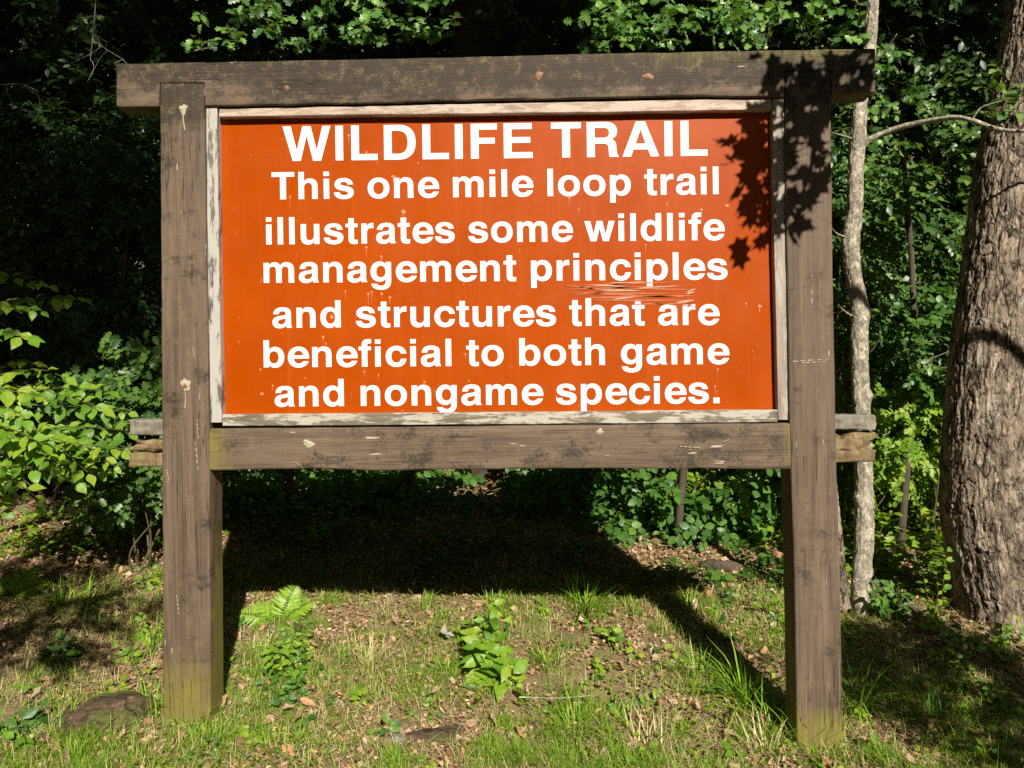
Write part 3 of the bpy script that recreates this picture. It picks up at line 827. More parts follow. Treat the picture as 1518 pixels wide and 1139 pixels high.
# knots and resin patches
def patch(name, px, py, rx, ry, m, y=-.0018, k=14, tail=None):
    V = [P(px, py, y - .002)]; F = []
    for i in range(k):
        a = 2 * math.pi * i / k; rr = random.uniform(.5, 1.25)
        V.append(P(px + rx * rr * math.cos(a), py + ry * rr * math.sin(a), y + .0012))
    for i in range(k): F.append((0, 1 + (i + 1) % k, 1 + i))
    if tail:
        c = len(V)
        for i, (tx, ty) in enumerate(tail):
            hw = random.uniform(.35, .9); V += [P(tx - hw, ty, y - .0005), P(tx + hw, ty, y - .0005)]
            if i: F.append((c + 2 * i - 2, c + 2 * i - 1, c + 2 * i + 1, c + 2 * i))
    me = mesh_np(name, np.array(V), F, mats=[m])
    return obj(name, me, sign)
patch('knot', 271, 162, 7, 9, M['resin'], tail=[(271, 168), (272, 180), (274, 193)])
patch('knot', 275, 569, 9, 9, M['resin'], tail=[(274, 577), (275, 592), (274, 606)])
patch('knot', 275, 572, 3.4, 4, M['knot'], y=-.0042)
patch('knot', 457, 657, 9, 6, M['resin'], y=.001)
patch('knot', 889, 640, 6, 5, M['resin'], y=.001)
patch('knot', 425, 130, 5, 5, M['knot']); patch('knot', 800, 112, 6, 6, M['knot']); patch('knot', 960, 113, 8, 6, M['knot'])
scuffs = [(292, 622, 294, 652), (290, 655, 293, 700), (286, 515, 288, 530), (278, 520, 281, 528), (296, 575, 295, 594), (247, 696, 250, 718), (266, 910, 262, 880), (1180, 655, 1181, 664), (1180, 672, 1184, 676), (438, 685, 450, 695), (1072, 655, 1082, 652), (1008, 662, 1040, 664), (1175, 536, 1235, 532), (1188, 538, 1228, 536)]
V, F = [], []
for x0, y0, x1, y1 in scuffs:
    for k in range(5):
        t = k / 5; c = len(V); ax, ay = x0 + (x1 - x0) * t, y0 + (y1 - y0) * t; bx_, by_ = x0 + (x1 - x0) * (t + .14), y0 + (y1 - y0) * (t + .14)
        jx = random.uniform(-.8, .8); w_ = random.uniform(.5, 1.1)
        nxp, nyp = (w_, 0) if abs(y1 - y0) > abs(x1 - x0) else (0, w_)
        V += [P(ax + jx - nxp, ay - nyp, -.0022), P(ax + jx + nxp, ay + nyp, -.0022), P(bx_ + jx + nxp * .4, by_ + nyp * .4, -.0022), P(bx_ + jx - nxp * .4, by_ - nyp * .4, -.0022)]
        F.append((c, c + 1, c + 2, c + 3))
o = obj('scuff_marks', mesh_np('scuff_marks', np.array(V), F, mats=[M['resin']]), sign); o['kind'] = 'stuff'
# the old split timbers bolted across the back of the posts
def rough_beam(name, c_px, y0, depth, m, amp, seed, parent, n=60, label=None):
    (xl0, yt0), (xl1, yt1), (xl2, yb1), (xl3, yb0) = c_px
    A = np.array([P(xl0 + (xl1 - xl0) * t, yt0 + (yt1 - yt0) * t, y0) for t in np.linspace(0, 1, n)])
    B = np.array([P(xl3 + (xl2 - xl3) * t, yb0 + (yb1 - yb0) * t, y0) for t in np.linspace(0, 1, n)])
    o = board3(name, A, B, depth, m, parent, r=.006, wob=amp, seed=seed)
    me = o.data
    co = np.zeros(len(me.vertices) * 3); me.vertices.foreach_get('co', co); co = co.reshape(-1, 3)
    d = (fbm(co[:, 0] * 30 + seed, co[:, 2] * 60 + seed + co[:, 1] * 20, 4) - .45) * amp * 2.2
    d2 = (fbm(co[:, 2] * 50 + seed, co[:, 1] * 40, 3) - .45) * amp * 5
    co[:, 1] += d; co[:, 2] += d * .5; co[:, 0] += d2 * np.where(np.abs(co[:, 0]) > 1.1, 1, 0)
    me.vertices.foreach_set('co', co.ravel()); me.update()
    at = me.attributes.new('cav', 'FLOAT', 'POINT'); at.data.foreach_set('value', (np.clip(-d / amp, 0, 1)).astype(np.float32))
    if label: o['label'] = label
    return o
yb_ = POST_D + .004
rough_beam('back_board', ((190, 622), (1296, 614), (1298, 638), (191, 645)), yb_, .10, M['grey_wood'], .006, 3, sign, n=200, label='grey weathered upper back board')
rough_beam('back_board', ((196, 650), (1291, 641), (1293, 672), (195, 669)), yb_ + .012, .08, M['rot'], .016, 5, sign, n=200, label='rotten splintered middle back board')
rough_beam('back_board', ((191, 672), (1297, 668), (1298, 685), (192, 693)), yb_, .10, M['rot'], .005, 8, sign, n=200, label='pale lower back board')

# ------------------------------------------------------------------ trees one can tell apart
def trunk_mesh(name, path, radii, m, parent, sides=96, rows=260, amp=.012, plate=(9, 5), flare=0.0, seed=0, knobs=()):
    path = spline(path, rows); radii = np.interp(np.linspace(0, 1, rows), np.linspace(0, 1, len(radii)), radii)
    T = np.gradient(path, axis=0); T /= np.linalg.norm(T, axis=1)[:, None]
    U = np.cross(T, np.array([0, 1.0, 0.02])); U /= np.linalg.norm(U, axis=1)[:, None]; B = np.cross(T, U)
    a = np.linspace(0, 2 * np.pi, sides, endpoint=False)
    h = np.concatenate([[0], np.cumsum(np.linalg.norm(np.diff(path, axis=0), axis=1))])
    Hh, Aa = np.meshgrid(h, a, indexing='ij')
    # bark plates: cells stretched along the trunk, with cracks between
    u = Aa / (2 * np.pi) * plate[0] * 4; v = Hh * plate[1]
    u = u + 1.6 * (fbm(v * .9 + seed, u * .6, 3) - .45); v = v + 1.5 * (fbm(u * .8 + 7, v * .8 + seed, 3) - .45)
    nu = plate[0] * 4
    ui = np.floor(u).astype(int); vi = np.floor(v).astype(int)
    d1 = np.full(u.shape, 9.0); d2 = np.full(u.shape, 9.0); cid = np.zeros(u.shape)
    for du in (-1, 0, 1):
        for dv in (-1, 0, 1):
            cu_ = (ui + du) % nu; cv_ = vi + dv
            fx = _perm[cu_ % 256, cv_ % 256]; fy = _perm[(cu_ + 91) % 256, (cv_ + 37) % 256]
            d = np.hypot(ui + du + fx - u, vi + dv + fy - v)
            closer = d < d1
            d2 = np.where(closer, d1, np.minimum(d2, d)); cid = np.where(closer, fx, cid); d1 = np.where(closer, d, d1)
    crack = (1 - smooth(.0, .13, d2 - d1)) * smooth(.35, .55, fbm(u * .5 + 3, v * .7, 3) + .1)
    fine = fbm(u * 4, v * 6 + seed, 3) - .45
    flk = fbm(u * 2.2, v * 1.1 + seed, 4); flk = np.floor(flk * 9) / 9 * .6 + flk * .4
    disp = amp * (cid * .45 + flk * 2.2 - .8 - crack * .9 + fine * 1.1 + (fbm(Aa / 6.283 * 5 + seed, Hh * 2, 3) - .45) * 1.2)
    r = radii[:, None] + disp
    if flare:
        fl = flare * np.exp(-Hh / .22) * (1 + .45 * np.sin(Aa * 4 + 1.3 + seed) + .2 * np.sin(Aa * 7))
        r = r + fl
    for (hh, aa, kr, ka) in knobs:
        r = r + ka * np.exp(-(((Hh - hh) / kr) ** 2 + ((np.mod(Aa - aa + np.pi, 2 * np.pi) - np.pi) * radii.mean() / kr) ** 2))
    V = path[:, None, :] + r[:, :, None] * (np.cos(Aa)[:, :, None] * U[:, None] + np.sin(Aa)[:, :, None] * B[:, None])
    V = V.reshape(-1, 3)
    i = np.arange(rows - 1)[:, None] * sides; j = np.arange(sides)[None]; jn = (j + 1) % sides
    F = np.stack([i + j, i + sides + j, i + sides + jn, i + jn], -1).reshape(-1, 4)
    me = mesh_np(name, V, F, {'cav': np.clip(crack * .9 - fine * .3, 0, 1).ravel()}, True, [m])
    return obj(name, me, parent)
def down(p, d=.15): return np.array([p[0], p[1], p[2] - d])

# big trunk at the right edge
TY = 1.05
base = P(1478, 965, TY); base[2] = float(zg(base[0], base[1]))
big = empty('tree', base)
tag(big, 'thick brown flaky barked tree trunk leaning at the right edge of the photo', 'tree')
w2r = lambda w_, Y: w_ / 2 / FPX * (Y - CAM[1])
trunk_mesh('trunk', [P(1496, 1060, TY), P(1484, 900, TY), P(1462, 780, TY), P(1458, 700, TY), P(1465, 550, TY), P(1483, 400, TY), P(1502, 250, TY), P(1532, 100, TY), P(1553, -30, TY), P(1583, -260, TY), P(1610, -700, TY), P(1620, -1500, TY)],
           [w2r(q, TY) for q in (132, 118, 113, 110, 102, 98, 96, 94, 92, 88, 80, 50)], M['bark_big'], big, sides=240, rows=900, amp=.010, plate=(10, 9), flare=.08, seed=2)

# pale sapling
SY = float(G(1277, 912)[1])
sap = empty('sapling', G(1277, 905))
tag(sap, 'slim pale crooked sapling just right of the right sign post', 'tree')
sp_ = [(1283, 1000, 44), (1279, 930, 36), (1276, 900, 30), (1276, 860, 27), (1281, 800, 30), (1281, 740, 27), (1279, 640, 26), (1275, 560, 26), (1274, 500, 26), (1273, 450, 25), (1264, 400, 24), (1261, 360, 27), (1267, 310, 24), (1269, 240, 23), (1272, 200, 24), (1276, 150, 20), (1286, 100, 19), (1291, 50, 18), (1294, 0, 17), (1300, -80, 16), (1310, -260, 12), (1330, -600, 7)]
trunk_mesh('trunk', [P(x, y, SY) for x, y, w_ in sp_], [w2r(w_ * .9, SY) for x, y, w_ in sp_], M['bark_pale'], sap, sides=56, rows=420, amp=.004, plate=(4, 18), flare=.0, seed=5,
           knobs=((.55, 3.4, .035, .018), (.95, 0.2, .03, .012), (1.5, 3.2, .03, .02), (1.95, 3.3, .04, .02), (.25, 1.5, .05, .012)))
bp = [P(1270, 226, SY), P(1284, 211, SY - .02), P(1305, 200, SY - .05), P(1335, 189, SY - .12), P(1375, 180, SY - .22), P(1415, 174.5, SY - .34), P(1445, 180, .74), P(1470, 189, .70), P(1500, 194, .66), P(1540, 190, .6), P(1640, 150, .5)]
V, F, R_ = tube(spline(bp, 70), np.interp(np.linspace(0, 1, 70), [0, .1, .5, 1], [.018, .0175, .012, .006]), 10, .07)
obj('branch', mesh_np('branch', V, F, {'rnd': R_}, True, [M['bark_pale']]), sap)
V, F, R_ = tube(spline([P(1441, 178, .75), P(1452, 162, .72), P(1466, 155, .7), P(1485, 150, .68)], 14), np.linspace(.005, .002, 14), 6)
obj('branch', mesh_np('branch', V, F, {'rnd': R_}, True, [M['bark_pale']]), sap)
for (x0_, y0_, x1_, y1_, x2_, y2_) in ((1262, 205, 1245, 200, 1232, 196), (1256, 352, 1240, 346, 1228, 330), (1259, 468, 1250, 460, 1243, 452), (1288, 760, 1300, 752, 1312, 735), (1284, 520, 1298, 512, 1306, 498), (1292, 90, 1312, 76, 1330, 50)):
    V, F, R_ = tube(spline([P(x0_ + 6, y0_ + 2, SY), P(x1_, y1_, SY - .05), P(x2_, y2_, SY - .12)], 10), np.linspace(.006, .0015, 10), 6)
    obj('twig', mesh_np('twig', V, F, {'rnd': R_}, True, [M['bark_pale']]), sap)
# short trunk hidden behind the right post
t2 = empty('tree', G(1249, 880))
tag(t2, 'rough grey trunk half hidden behind the right sign post beside the sapling', 'tree')
trunk_mesh('trunk', [P(1245, 900, 1.1), P(1242, 850, 1.1), P(1235, 760, 1.1), P(1226, 690, 1.1), P(1222, 600, 1.1), P(1214, 450, 1.1), P(1208, 300, 1.1)], [.05, .038, .034, .034, .04, .03, .01], M['bark_big'], t2, sides=48, rows=200, amp=.006, plate=(3, 12), seed=9)
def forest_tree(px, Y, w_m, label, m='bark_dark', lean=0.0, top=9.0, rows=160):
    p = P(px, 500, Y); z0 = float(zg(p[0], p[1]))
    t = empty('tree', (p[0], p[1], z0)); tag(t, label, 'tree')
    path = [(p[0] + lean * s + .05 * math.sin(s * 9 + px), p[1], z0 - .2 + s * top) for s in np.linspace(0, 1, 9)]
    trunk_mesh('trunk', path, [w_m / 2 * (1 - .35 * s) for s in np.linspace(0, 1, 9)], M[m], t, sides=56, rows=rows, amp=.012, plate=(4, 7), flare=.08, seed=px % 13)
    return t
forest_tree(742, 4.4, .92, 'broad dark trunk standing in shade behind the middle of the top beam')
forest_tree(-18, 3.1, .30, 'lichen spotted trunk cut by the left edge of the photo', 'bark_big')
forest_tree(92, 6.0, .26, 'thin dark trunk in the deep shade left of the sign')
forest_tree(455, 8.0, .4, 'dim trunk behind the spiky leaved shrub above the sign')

# ------------------------------------------------------------------ foliage of the wood
SPR = {'kite': [spray_tpl(KITE2, 11, 1, .26) for _ in range(4)], 'oval': [spray_tpl(OVAL, 11, 1, .24) for _ in range(4)],
       'holly': [spray_tpl(SPIKY, 10, 1, .30) for _ in range(4)], 'far': [spray_tpl(KITE, 12, 1, .30, False) for _ in range(4)]}
def scatter(kind, pos, az, el, roll, sc, RR=None):
    tp = SPR[kind]; parts = []
    if RR is None: RR = rotm(az, el, roll)
    which = rng.integers(0, len(tp), len(pos))
    for k, t in enumerate(tp):
        s = which == k
        if s.any(): parts.append(inst(t, pos[s], RR[s], sc[s]))
    return cat_parts(parts)
def blob(n, c, r, shell=.55):
    """points in an uneven ellipsoid, thicker towards its outside, gathered in clumps"""
    k = max(4, n // 9)
    d = rng.normal(size=(k, 3)); d /= np.linalg.norm(d, axis=1)[:, None]
    rad = shell + (1 - shell) * rng.random(k) ** .6; rad *= .75 + .5 * rng.random(k)
    cl = d * rad[:, None]
    p = cl[rng.integers(0, k, n)] + rng.normal(size=(n, 3)) * .13
    return np.asarray(c) + p * np.asarray(r), p
def bush(name, label, c, r, n, kind, m, size, cat='shrub', group=None, stems=7, lift=.15, parent_tag=True):
    """c: centre of the crown, r: half sizes"""
    base = np.array([c[0], c[1], float(zg(c[0], c[1]))])
    root = empty(name, base); tag(root, label, cat, group)
    pos, d = blob(n, c, r)
    gz_ = zg(pos[:, 0], pos[:, 1]); pos[:, 2] = np.maximum(pos[:, 2], gz_ + .03 + .1 * rng.random(n))
    az = np.arctan2(-d[:, 0], d[:, 1]) + rng.normal(size=n) * .8
    el = np.radians(rng.normal(10, 25, n)); roll = np.radians(rng.normal(0, 28, n))
    dv = d + rng.normal(size=(n, 3)) * .6 + np.array([0, -.2, -.1])
    V, F, R_ = scatter(kind, pos, az, el, roll, size * rng.uniform(.7, 1.25, n), rot_dn(dv, sunward(n)))
    fo = obj('foliage', mesh_np('foliage', V, F, {'rnd': R_}, False, [M[m]]), root); fo['kind'] = 'stuff'
    st = []
    for s in range(stems):
        q = pos[rng.integers(0, n)]
        b0 = base + np.array([rng.normal() * r[0] * .15, rng.normal() * r[1] * .15, -.05])
        mid = (b0 + q) / 2 + rng.normal(size=3) * np.asarray(r) * .12
        st.append(tube(spline([b0, mid, q], 14), np.linspace(.012, .003, 14) * max(.7, min(2.5, r[2])), 5))
    V, F, R_ = cat_parts(st)
    obj('stems', mesh_np('stems', V, F, {'rnd': R_}, True, [M['stem']]), root)
    return root

# left side of the wood
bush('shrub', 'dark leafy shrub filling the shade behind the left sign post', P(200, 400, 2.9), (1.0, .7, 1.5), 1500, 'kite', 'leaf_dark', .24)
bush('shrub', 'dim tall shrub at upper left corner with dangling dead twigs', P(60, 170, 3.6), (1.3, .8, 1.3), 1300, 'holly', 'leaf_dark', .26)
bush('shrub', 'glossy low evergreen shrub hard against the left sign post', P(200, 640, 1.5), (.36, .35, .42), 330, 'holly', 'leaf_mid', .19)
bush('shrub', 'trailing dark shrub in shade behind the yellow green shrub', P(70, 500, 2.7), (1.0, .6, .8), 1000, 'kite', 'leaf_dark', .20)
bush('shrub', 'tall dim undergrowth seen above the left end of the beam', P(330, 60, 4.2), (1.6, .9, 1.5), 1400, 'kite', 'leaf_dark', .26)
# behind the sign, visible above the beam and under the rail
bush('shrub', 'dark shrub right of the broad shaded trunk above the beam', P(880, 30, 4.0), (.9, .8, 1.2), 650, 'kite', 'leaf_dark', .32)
bush('shrub', 'shaded low bushes seen under the lower rail at left', P(430, 715, 3.0), (.75, .5, .45), 260, 'oval', 'leaf_green', .29)
bush('shrub', 'shaded low bushes seen under the middle of the rail', P(700, 705, 3.4), (.9, .5, .45), 260, 'oval', 'leaf_green', .3)
bush('shrub', 'leafy bush under the right half of the rail, partly sunlit', P(1010, 680, 2.8), (.95, .6, .55), 430, 'oval', 'leaf_green', .29)
# right side
bush('shrub', 'small leaved bush between sapling and big trunk at mid height', P(1345, 400, 3.0), (.75, .6, .85), 760, 'oval', 'leaf_mid', .24)
bush('shrub', 'dark shrub in shade right of the post behind the pale branch', P(1370, 210, 3.4), (1.0, .7, 1.0), 900, 'holly', 'leaf_mid', .28)
bush('shrub', 'grey green rounded leaf bush beside the big trunk at sign height', P(1385, 500, 2.3), (.42, .35, .26), 300, 'oval', 'leaf_green', .20)
bush('shrub', 'sunlit yellow green bush low between the sapling and the big trunk', P(1350, 650, 2.5), (.55, .4, .34), 620, 'oval', 'leaf_young', .17)
bush('shrub', 'bright low bush beyond the lit litter just left of the right post', P(1120, 715, 2.9), (.45, .4, .26), 330, 'oval', 'leaf_young', .20)
bush('shrub', 'bright green bush at the foot of the slope behind the sapling', P(1330, 640, 3.5), (.90, .6, .48), 1000, 'kite', 'leaf_young', .20)
bush('shrub', 'shrub closing the gap right of the big trunk', P(1560, 500, 3.0), (.6, .6, 1.4), 500, 'kite', 'leaf_mid', .26)
bush('shrub', 'small dark bush between right post and sapling', P(1245, 400, 2.2), (.32, .4, .9), 320, 'kite', 'leaf_mid', .20)
bush('shrub', 'vine hung shrub above the right end of the beam', P(1400, 40, 3.2), (1.0, .7, .7), 600, 'kite', 'leaf_dark', .28)
# deep background: layered understory, one mass nobody could count
def mass(name, label, n, xr, yr, zr, kind, m, size, dens=None):
    x = rng.uniform(*xr, n * 2); y = rng.uniform(*yr, n * 2); t = rng.random(n * 2)
    keep = fbm(x * .9 + 5, y * .9 + t * 6, 3) > .40
    x, y, t = x[keep][:n], y[keep][:n], t[keep][:n]
    zb = zg(x, y); z = zb + zr[0] + (zr[1] - zr[0]) * t
    k = len(x)
    V, F, R_ = scatter(kind, np.stack([x, y, z], 1), rng.uniform(0, 6.28, k), np.radians(rng.normal(0, 22, k)), np.radians(rng.normal(0, 22, k)), size * rng.uniform(.7, 1.3, k))
    return tag(obj(name, mesh_np(name, V, F, {'rnd': R_}, False, [M[m]])), label, None, None, 'stuff')
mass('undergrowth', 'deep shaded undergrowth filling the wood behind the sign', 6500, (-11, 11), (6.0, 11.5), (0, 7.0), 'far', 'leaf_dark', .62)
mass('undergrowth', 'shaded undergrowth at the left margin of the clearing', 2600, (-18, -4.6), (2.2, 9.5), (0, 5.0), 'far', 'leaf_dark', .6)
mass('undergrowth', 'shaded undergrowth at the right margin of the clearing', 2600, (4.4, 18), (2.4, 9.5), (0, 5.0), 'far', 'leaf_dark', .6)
mass('sky_block_canopy', 'canopy added overhead behind the sign to block the sky', 6000, (-13, 13), (2.6, 15), (4.6, 8.5), 'far', 'leaf_dark', .8)  # leaf layer added above the wood to keep skylight off it
# ------------------------------------------------------------------ unseen trees added behind the viewer, crowns shaped to shade the wood
def uv_of(p):
    t = p[:, 1]
    return p[:, 0] - TRAVEL.x / TRAVEL.y * t, p[:, 2] - TRAVEL.z / TRAVEL.y * t
KX, KZ = TRAVEL.x / TRAVEL.y, TRAVEL.z / TRAVEL.y
def uv_px(px, py, Y):
    p = P(px, py, Y); return p[0] - KX * Y, p[2] - KZ * Y
GAPS = [(*uv_px(330, 30, 2.0), .42), (*uv_px(280, 40, 2.0), .25), (*uv_px(430, 40, 2.0), .5), (*uv_px(560, 50, 2.0), .45), (*uv_px(640, 60, 2.0), .22), (*uv_px(930, 40, 1.6), .32), (*uv_px(1040, 30, 1.6), .45), (*uv_px(1170, 40, 1.6), .45), (*uv_px(1270, 50, 1.3), .35),
        (*uv_px(1290, 40, SY), .35), (*uv_px(1330, 330, 2.9), .5), (*uv_px(1350, 450, 2.9), .6), (*uv_px(1400, 300, 3.3), .3), (*uv_px(1480, 130, 2.2), .4), (*uv_px(160, 220, 3.2), .10), (*uv_px(70, 250, 3.4), .08), (*uv_px(30, 20, 3.4), .16), (*uv_px(120, 20, 3.4), .2),
        (*uv_px(130, 300, 3.0), .12), (*uv_px(100, 100, 3.6), .12)]  # openings cut in the added crowns to let sun onto chosen leaves
def shade_crowns():
    n = 30000
    u = rng.uniform(-9, 10, n); v = rng.uniform(1.5, 15, n); y = rng.uniform(-9.5, -5.5, n)
    v0 = np.where(u < -1.75, 3.0, np.where(u < 1.7, 5.9, 6.4)) + .5 * (fbm(u * 1.3, v * 0 + 2, 3) - .45)
    keep = v > v0
    for (gu, gv, gr) in GAPS:
        keep &= ((u - gu) ** 2 + (v - gv) ** 2) > ((gr + .28) * rng.uniform(.8, 1.15, n)) ** 2
    # light falls through in flecks
    keep &= ~((fbm(u * 1.6 + 3, v * 1.6, 3) > np.where(u > 1.7, .52, .60)) & (v < 9))
    keep &= rng.random(n) < np.where(v < 9, 1.0, .45)
    u, v, y = u[keep], v[keep], y[keep]
    return np.stack([u + KX * y, y, v + KZ * y], 1)
def open_ok(q):
    u, v = q[:, 0] - KX * q[:, 1], q[:, 2] - KZ * q[:, 1]
    k = v > 7.0
    k |= (u < -6.0) | (u > 8.5)
    for (gu, gv, gr) in GAPS: k &= ((u - gu) ** 2 + (v - gv) ** 2) > (gr + .5) ** 2
    return k
ov = np.concatenate([np.stack([rng.uniform(-13, 14, 3600), rng.uniform(-10, 3.5, 3600), rng.uniform(8.2, 11.5, 3600)], 1),
                     np.stack([rng.uniform(-12, -6.5, 1900), rng.uniform(-12, 4, 1900), rng.uniform(.5, 9, 1900)], 1),
                     np.stack([rng.uniform(7.5, 13, 1900), rng.uniform(-12, 4, 1900), rng.uniform(.5, 9, 1900)], 1)])
ov = ov[open_ok(ov)]  # overhead and side foliage added to cut sky fill, clear of the sun path
wy = rng.uniform(-24, -15, 5200); wx = rng.uniform(-24, 26, 5200); wz = rng.random(5200) * (-.68 * wy - 2.2)
far_wall = np.stack([wx, wy, wz], 1); ov = np.concatenate([ov, far_wall])  # leaf wall added behind the camera to block the low sky
kk = len(ov)
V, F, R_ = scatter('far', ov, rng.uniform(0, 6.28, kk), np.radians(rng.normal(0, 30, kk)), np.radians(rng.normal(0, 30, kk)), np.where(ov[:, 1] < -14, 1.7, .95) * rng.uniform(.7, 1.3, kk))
tag(obj('sky_block_canopy', mesh_np('sky_block_canopy', V, F, {'rnd': R_}, False, [M['leaf_dark']])), 'unseen foliage added round the clearing to block sky light', None, None, 'stuff')
cp = shade_crowns()  # crown leaves placed along sun rays so the wood falls dark
for i, (tx, ty, lab) in enumerate(((-5.5, -8.5, 'unseen tree added behind the viewer on the left to shade the wood'), (7.0, -9.6, 'unseen tree added behind the viewer to shade the middle of the wood'), (11.5, -8.0, 'unseen tree added behind the viewer on the right to shade the wood'))):
    s = (cp[:, 0] < -1) if i == 0 else ((cp[:, 0] >= -1) & (cp[:, 0] < 5.5) if i == 1 else cp[:, 0] >= 5.5)
    q = cp[s]; k = len(q)
    z0 = float(zg(tx, ty)); t = empty('tree', (tx, ty, z0)); tag(t, lab, 'tree')
    V, F, R_ = scatter('far', q, rng.uniform(0, 6.28, k), np.radians(rng.normal(-10, 25, k)), np.radians(rng.normal(0, 25, k)), .62 * rng.uniform(.7, 1.3, k))
    fo = obj('crown', mesh_np('crown', V, F, {'rnd': R_}, False, [M['leaf_dark']]), t); fo['kind'] = 'stuff'
    trunk_mesh('trunk', [(tx + .2 * math.sin(s_ * 5), ty, z0 - .2 + s_ * 17) for s_ in np.linspace(0, 1, 9)], [.24 * (1 - .8 * s_) for s_ in np.linspace(0, 1, 9)], M['bark_dark'], t, sides=24, rows=60, amp=.01, plate=(3, 4))
# the low bough that throws its leaf shadow on the upper right corner of the sign
def leaf_obj_set(tpls, mats_, jitter=.0):
    out = []
    for t in tpls:
        for m_ in mats_:
            out.append(mesh_np('leaf', t[0], t[1], {'rnd': np.zeros(len(t[0]))}, True, [m_]))
    return out
def add_leaf(me, parent, pos, Rm, s, name='leaf'):
    o = bpy.data.objects.new(name, me)
    mx = Matrix([[Rm[0][0] * s[0], Rm[0][1] * s[1], Rm[0][2] * s[2], pos[0] - parent.location.x],
                 [Rm[1][0] * s[0], Rm[1][1] * s[1], Rm[1][2] * s[2], pos[1] - parent.location.y],
                 [Rm[2][0] * s[0], Rm[2][1] * s[1], Rm[2][2] * s[2], pos[2] - parent.location.z], [0, 0, 0, 1]])
    o.parent = parent; o.matrix_local = mx
    COL.objects.link(o)
    return o
def vary(tpl, k=3, amp=.05):
    out = []
    for i in range(k):
        V = tpl[0].copy(); V[:, 2] += amp * np.sin(V[:, 1] * (3 + i) + i * 2) + rng.normal(size=len(V)) * amp * .25
        V[:, 0] += .05 * math.sin(i * 3) * V[:, 1] ** 2
        out.append((V, tpl[1]))
    return out
bl_y = -1.0
def from_sign(px, py, y): # place at depth y on the sun ray that ends at that point of the sign
    p = P(px, py, 0); return np.array([p[0] + KX * y, y, p[2] + KZ * y])
boughroot = np.array([4.2, -1.9, 0]); boughroot[2] = float(zg(4.2, -1.9))
bt_ = empty('tree', boughroot); tag(bt_, 'small maple standing right of the viewer, its bough shading the sign corner', 'tree')
sweep = [(1420, -60), (1330, 30), (1255, 95), (1215, 170), (1200, 260), (1170, 320)]
bpth = [boughroot + np.array([0, 0, 2.6])] + [from_sign(x, y, bl_y) for x, y in sweep]
V, F, R_ = tube(spline(bpth, 40), np.linspace(.03, .003, 40), 6)
V2, F2, R2 = tube(spline([boughroot + np.array([0, 0, -.2]), boughroot + np.array([.05, 0, 1.5]), boughroot + np.array([0, 0, 2.6]), boughroot + np.array([.1, .1, 5])], 24), np.linspace(.07, .02, 24), 10)
obj('trunk', mesh_np('trunk', V2, F2, None, True, [M['bark_pale']]), bt_)
obj('branch', mesh_np('branch', V, F, None, True, [M['bark_pale']]), bt_)
ml = leaf_obj_set(vary(MAPLE, 3), [M['leaf_green']])
def in_poly(x, y, poly):
    c = False; n = len(poly)
    for i in range(n):
        x1, y1 = poly[i]; x2, y2 = poly[(i + 1) % n]
        if (y1 > y) != (y2 > y) and x < (x2 - x1) * (y - y1) / (y2 - y1) + x1: c = not c
    return c
shade_poly = [(1130, 78), (1180, 74), (1178, 100), (1250, 80), (1310, 60), (1330, 120), (1300, 150), (1238, 170), (1232, 215), (1215, 290), (1190, 320), (1160, 350), (1090, 355), (1100, 325), (1112, 280), (1100, 235), (1076, 205), (1105, 185), (1125, 150), (1122, 120)]
cnt = 0
while cnt < 270:
    x, y = random.uniform(1070, 1330), random.uniform(55, 360)
    if not in_poly(x, y, shade_poly): continue
    yy = bl_y + random.uniform(-.18, .12)
    p = from_sign(x, y, yy)
    Rm = rotm([random.uniform(0, 6.28)], [random.uniform(-1.0, .1)], [random.uniform(-.7, .7)])[0]
    s = random.uniform(.055, .095)
    add_leaf(random.choice(ml), bt_, p, Rm, (s, s, s)); cnt += 1

# a ground bush out of frame low right and one low left, for their shade on the ground
def off_bush(u_px, Yg, r, y, n, label):
    p = np.asarray(u_px, float)
    c = np.array([p[0] + KX * (y - p[1]), y, p[2] + KZ * (y - p[1])])
    return bush('shrub', label, c, r, n, 'kite', 'leaf_green', .22, stems=9)
off_bush(G(1440, 1020), 0, (.55, .3, .22), -2.1, 260, 'shrub beside the viewer on the right, outside the photo')
off_bush(G(-60, 920), 0, (.85, .3, .36), -2.6, 330, 'shrub beside the viewer on the left, outside the photo')

